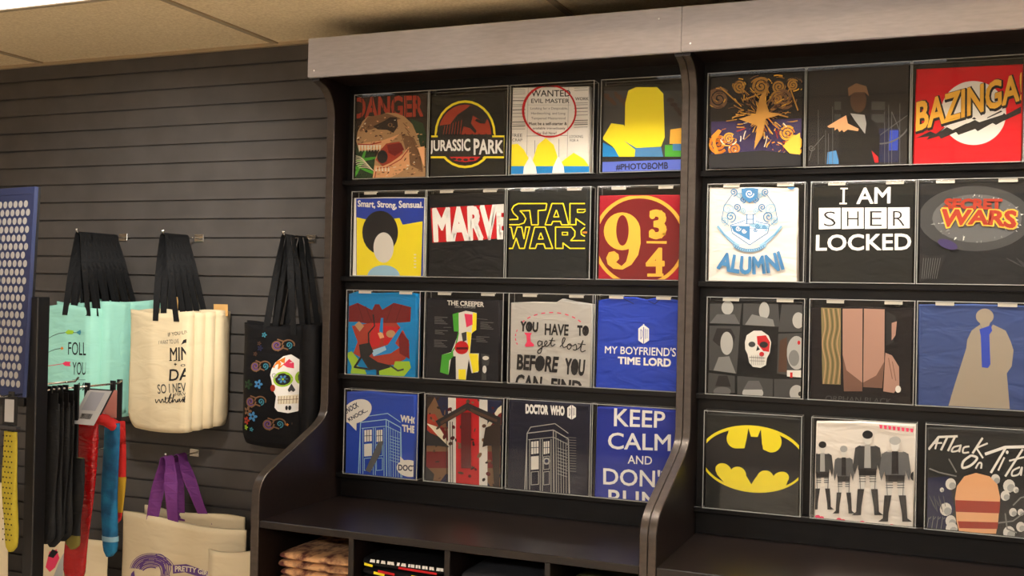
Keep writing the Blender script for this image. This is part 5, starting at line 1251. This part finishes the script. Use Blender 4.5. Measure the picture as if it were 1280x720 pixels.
def red_card(t_):
    # white barcode card tipped forward in front of the red pair
    c = bpy.data.objects.new('price_card', None)
    b = MB(); b.box(-0.05, 0.05, -0.0008, 0.0008, -0.13, 0, M_WHITECARD); b.box(-0.050, 0.056, 0.0009, 0.0018, -0.09, 0.006, M_BLACKPL)
    b.box(-0.034, 0.026, -0.0012, -0.0009, -0.078, -0.008, mat('card_grey', (150, 150, 156), 0.6))
    r_ = random.Random(3); x = -0.022
    while x < 0.024:
        w_ = r_.choice([0.0008, 0.0012, 0.002]); b.box(x, x + w_, -0.0012, -0.0009, -0.110, -0.090, M_BLACKPL); x += w_ + r_.choice([0.0010, 0.0016])
    o = b.build('price_card', t_); o.location = (0.055, 0.0, 0.112); o.rotation_euler = (math.radians(-36), 0, 0); o['label'] = 'white barcode card'
sock('shiny red socks under a tilted white barcode card', -2.245, -0.565, 1.085, 0.54, 0.105, M_RED, g, 91, lean=-0.035, th=0.035, card=red_card)
def pink_card(t_):
    b = MB(); b.box(-0.030, 0.036, -0.020, -0.0185, 0.02, 0.115, mat('dusky_pink_card', (196, 128, 116), 0.7)); b.build('header_card', t_)
    b = MB(); b.prism(arc(-0.018, 0.03, 0.005, 0, 360, 12)[:-1], 'y', -0.0214, -0.0201, M_WHITECARD); fix_normals(b.build('hole_sticker', t_))
sock('blue socks with pale blotches beside the shiny red socks', -2.240, -0.452, 1.075, 0.46, 0.068, M_SBLUE, g, 92, th=0.034, toe=[(mat('pale_blue_knit', (140, 180, 196), 0.8), 0.86, 0.92)], card=pink_card)
def red_fold(t_):
    b = MB(); b.tube([(-0.060, -0.100, 0.004), (-0.040, -0.100, 0.016), (-0.010, -0.092, 0.018), (0.014, -0.076, 0.010), (0.028, -0.054, -0.008), (0.026, -0.030, -0.035), (0.018, -0.012, -0.07)], 0.020, M_REDC, 12); o = fix_normals(b.build('turned_over_cuff', t_))
sock('red socks with a yellow band behind the blue socks', -2.258, -0.400, 1.075, 0.36, 0.060, M_REDC, g, 93, th=0.028, toe=[(mat('yellow_knit', (190, 150, 30), 0.8), 0.55, 0.9)], card=red_fold)
def yc(t_):
    b = MB(); b.box(-0.03, 0.03, -0.006, -0.004, 0.02, 0.11, M_BLACKPL); b.box(-0.02, 0.018, -0.0068, -0.0061, 0.03, 0.10, M_WHITECARD); b.box(-0.034, 0.034, -0.012, 0.004, 0.008, 0.018, mat('steel_clip', (90, 90, 92), 0.35, 0.8)); b.build('header_card', t_)
sock('mustard yellow socks with black specks hanging left of the rack post', -2.262, -0.86, 1.088, 0.37, 0.058, M_YEL, g, 94, lean=0.01, th=0.024, spots=M_SBLK, card=yc, peg_z=1.20)

# ------------------------------------------------------------ folded clothes in the cubbies
def pile_shirt(name, label, x, y, z, wd, dp, th, mt, group, seed, marks=None, sag=0.0):
    r = random.Random(seed)
    t = thing(name, label, 'folded shirt', (x, y, z), group)
    N, S = 22, 16; b = MB(); v = []
    ph = [r.uniform(0, 6) for _ in range(4)]
    for i in range(N + 1):
        u = i / N; X = (u - 0.5) * wd
        ee = max(0.05, 1 - abs(2 * u - 1) ** 9)
        for k in range(S):
            a = 2 * math.pi * k / S; ca, sa = math.cos(a), math.sin(a)
            yy = dp / 2 * math.copysign(abs(ca) ** 0.35, ca) * (0.97 + 0.03 * ee) + 0.003 * math.sin(8 * u + ph[0])
            zz = th / 2 + th / 2 * math.copysign(abs(sa) ** 0.55, sa) * (0.72 + 0.28 * ee)
            if sa > 0.1: zz += 0.0015 * math.sin(11 * u + ph[1]) + sag * abs(2 * u - 1) ** 2 * -1
            v.append((X, yy, zz))
    f = [(i * S + k, i * S + (k + 1) % S, (i + 1) * S + (k + 1) % S, (i + 1) * S + k) for i in range(N) for k in range(S)]
    f += [tuple(range(S))[::-1], tuple(range(N * S, N * S + S))]
    b.add(v, f, mt, True); fix_normals(b.build('folded_cloth', t))
    if marks:
        d = MB(); marks(d, wd, dp, th); d.build('printed_design', t)
    return t
M_TIE = noise_mix(mat('tie_dye', (190, 140, 96), 0.85, bump=('cloth', 18, 0.6)), (92, 44, 36), (214, 164, 116), 20, (1.6, 1, 1.6), 4, 0.36, 0.6)
M_PB = mat('folded_black', (18, 18, 20), 0.8, bump=('cloth', 16, 0.5), spec=0.2); M_PW = mat('folded_pale', (176, 174, 178), 0.85, bump=('cloth', 16, 0.5)); M_PG = mat('folded_charcoal', (52, 52, 56), 0.85, bump=('cloth', 16, 0.5)); M_PY = mat('folded_khaki', (130, 128, 70), 0.85, bump=('cloth', 16, 0.5))
order = ['top of its pile', 'second from top', 'third from top', 'fourth from top', 'fifth from top', 'sixth from top', 'bottom of its pile']
def pile(x, y, n, th, wd, dp, mats, labels, group, seed, marks=None):
    r = random.Random(seed)
    for i in range(n):
        k = n - 1 - i                    # 0 = topmost
        pile_shirt('folded_shirt', labels + ', ' + order[k if i else 6], x + r.uniform(-.006, .006), y + r.uniform(-.006, .004), 0.53 + 0.0002 + i * th, wd * r.uniform(0.96, 1.0), dp, th * 1.0, mats[k % len(mats)], group, seed * 10 + i, marks[k] if marks and k < len(marks) else None)
pile(-1.452, -0.215, 6, 0.0272, 0.272, 0.36, [M_TIE], 'tan and rust blotched folded shirt in the first cubby', 'tan blotched shirts in the first cubby', 5)
def dashes(seed, cols, rows):
    def fn(d, wd, dp, th):
        r = random.Random(seed)
        for (f0, f1, zz, h_, c) in rows:
            x = wd * (f0 - 0.5)
            while x < wd * (f1 - 0.5):
                w_ = r.uniform(0.006, 0.013); s_ = r.uniform(-0.003, 0.003)
                y = -dp / 2 * 1.0 - 0.0045
                d.add([(x + s_, y, zz), (x + w_ + s_, y, zz), (x + w_ + s_ * 2, y + 0.002, zz + h_), (x + s_ * 2, y + 0.002, zz + h_)], [(0, 1, 2, 3)], pm(c)); x += w_ + 0.004
    return fn
def band(c, f0, f1, z0, z1):
    def fn(d, wd, dp, th):
        y = -dp / 2 - 0.0042; d.add([(wd * (f0 - .5), y, z0), (wd * (f1 - .5), y, z0 - .003), (wd * (f1 - .5), y + .001, z1 - .004), (wd * (f0 - .5), y + .001, z1)], [(0, 1, 2, 3)], pm(c))
    return fn
def combo(*fs):
    def fn(*a):
        for q in fs: q(*a)
    return fn
pile(-1.128, -0.215, 6, 0.0300, 0.30, 0.36, [M_PB], 'black folded shirt with bright edge print in the second cubby', 'black printed shirts in the second cubby', 6,
     marks=[combo(dashes(1, 0, [(0.1, 0.95, 0.018, 0.009, 'white')]), band('red', 0.45, 0.9, 0.008, 0.015), band('yellow', 0.04, 0.14, 0.006, 0.014)), combo(band('yellow', 0.15, 0.28, 0.012, 0.02), band('red', 0.2, 0.4, 0.018, 0.026), band('yellow', 0.6, 0.78, 0.016, 0.024)), combo(dashes(4, 0, [(0.08, 0.8, 0.008, 0.014, 'white')])), band('red', 0.3, 0.8, 0.01, 0.02)])
pile(-0.802, -0.20, 5, 0.034, 0.28, 0.36, [M_PG, M_PW, M_PW, M_PG], 'grey folded shirt in the third cubby', 'grey shirts in the third cubby', 7)
pile(-0.50, -0.215, 5, 0.0345, 0.22, 0.36, [M_PY, M_PW], 'khaki and pale folded shirt in the fourth cubby', 'khaki and pale shirts in the fourth cubby', 8)
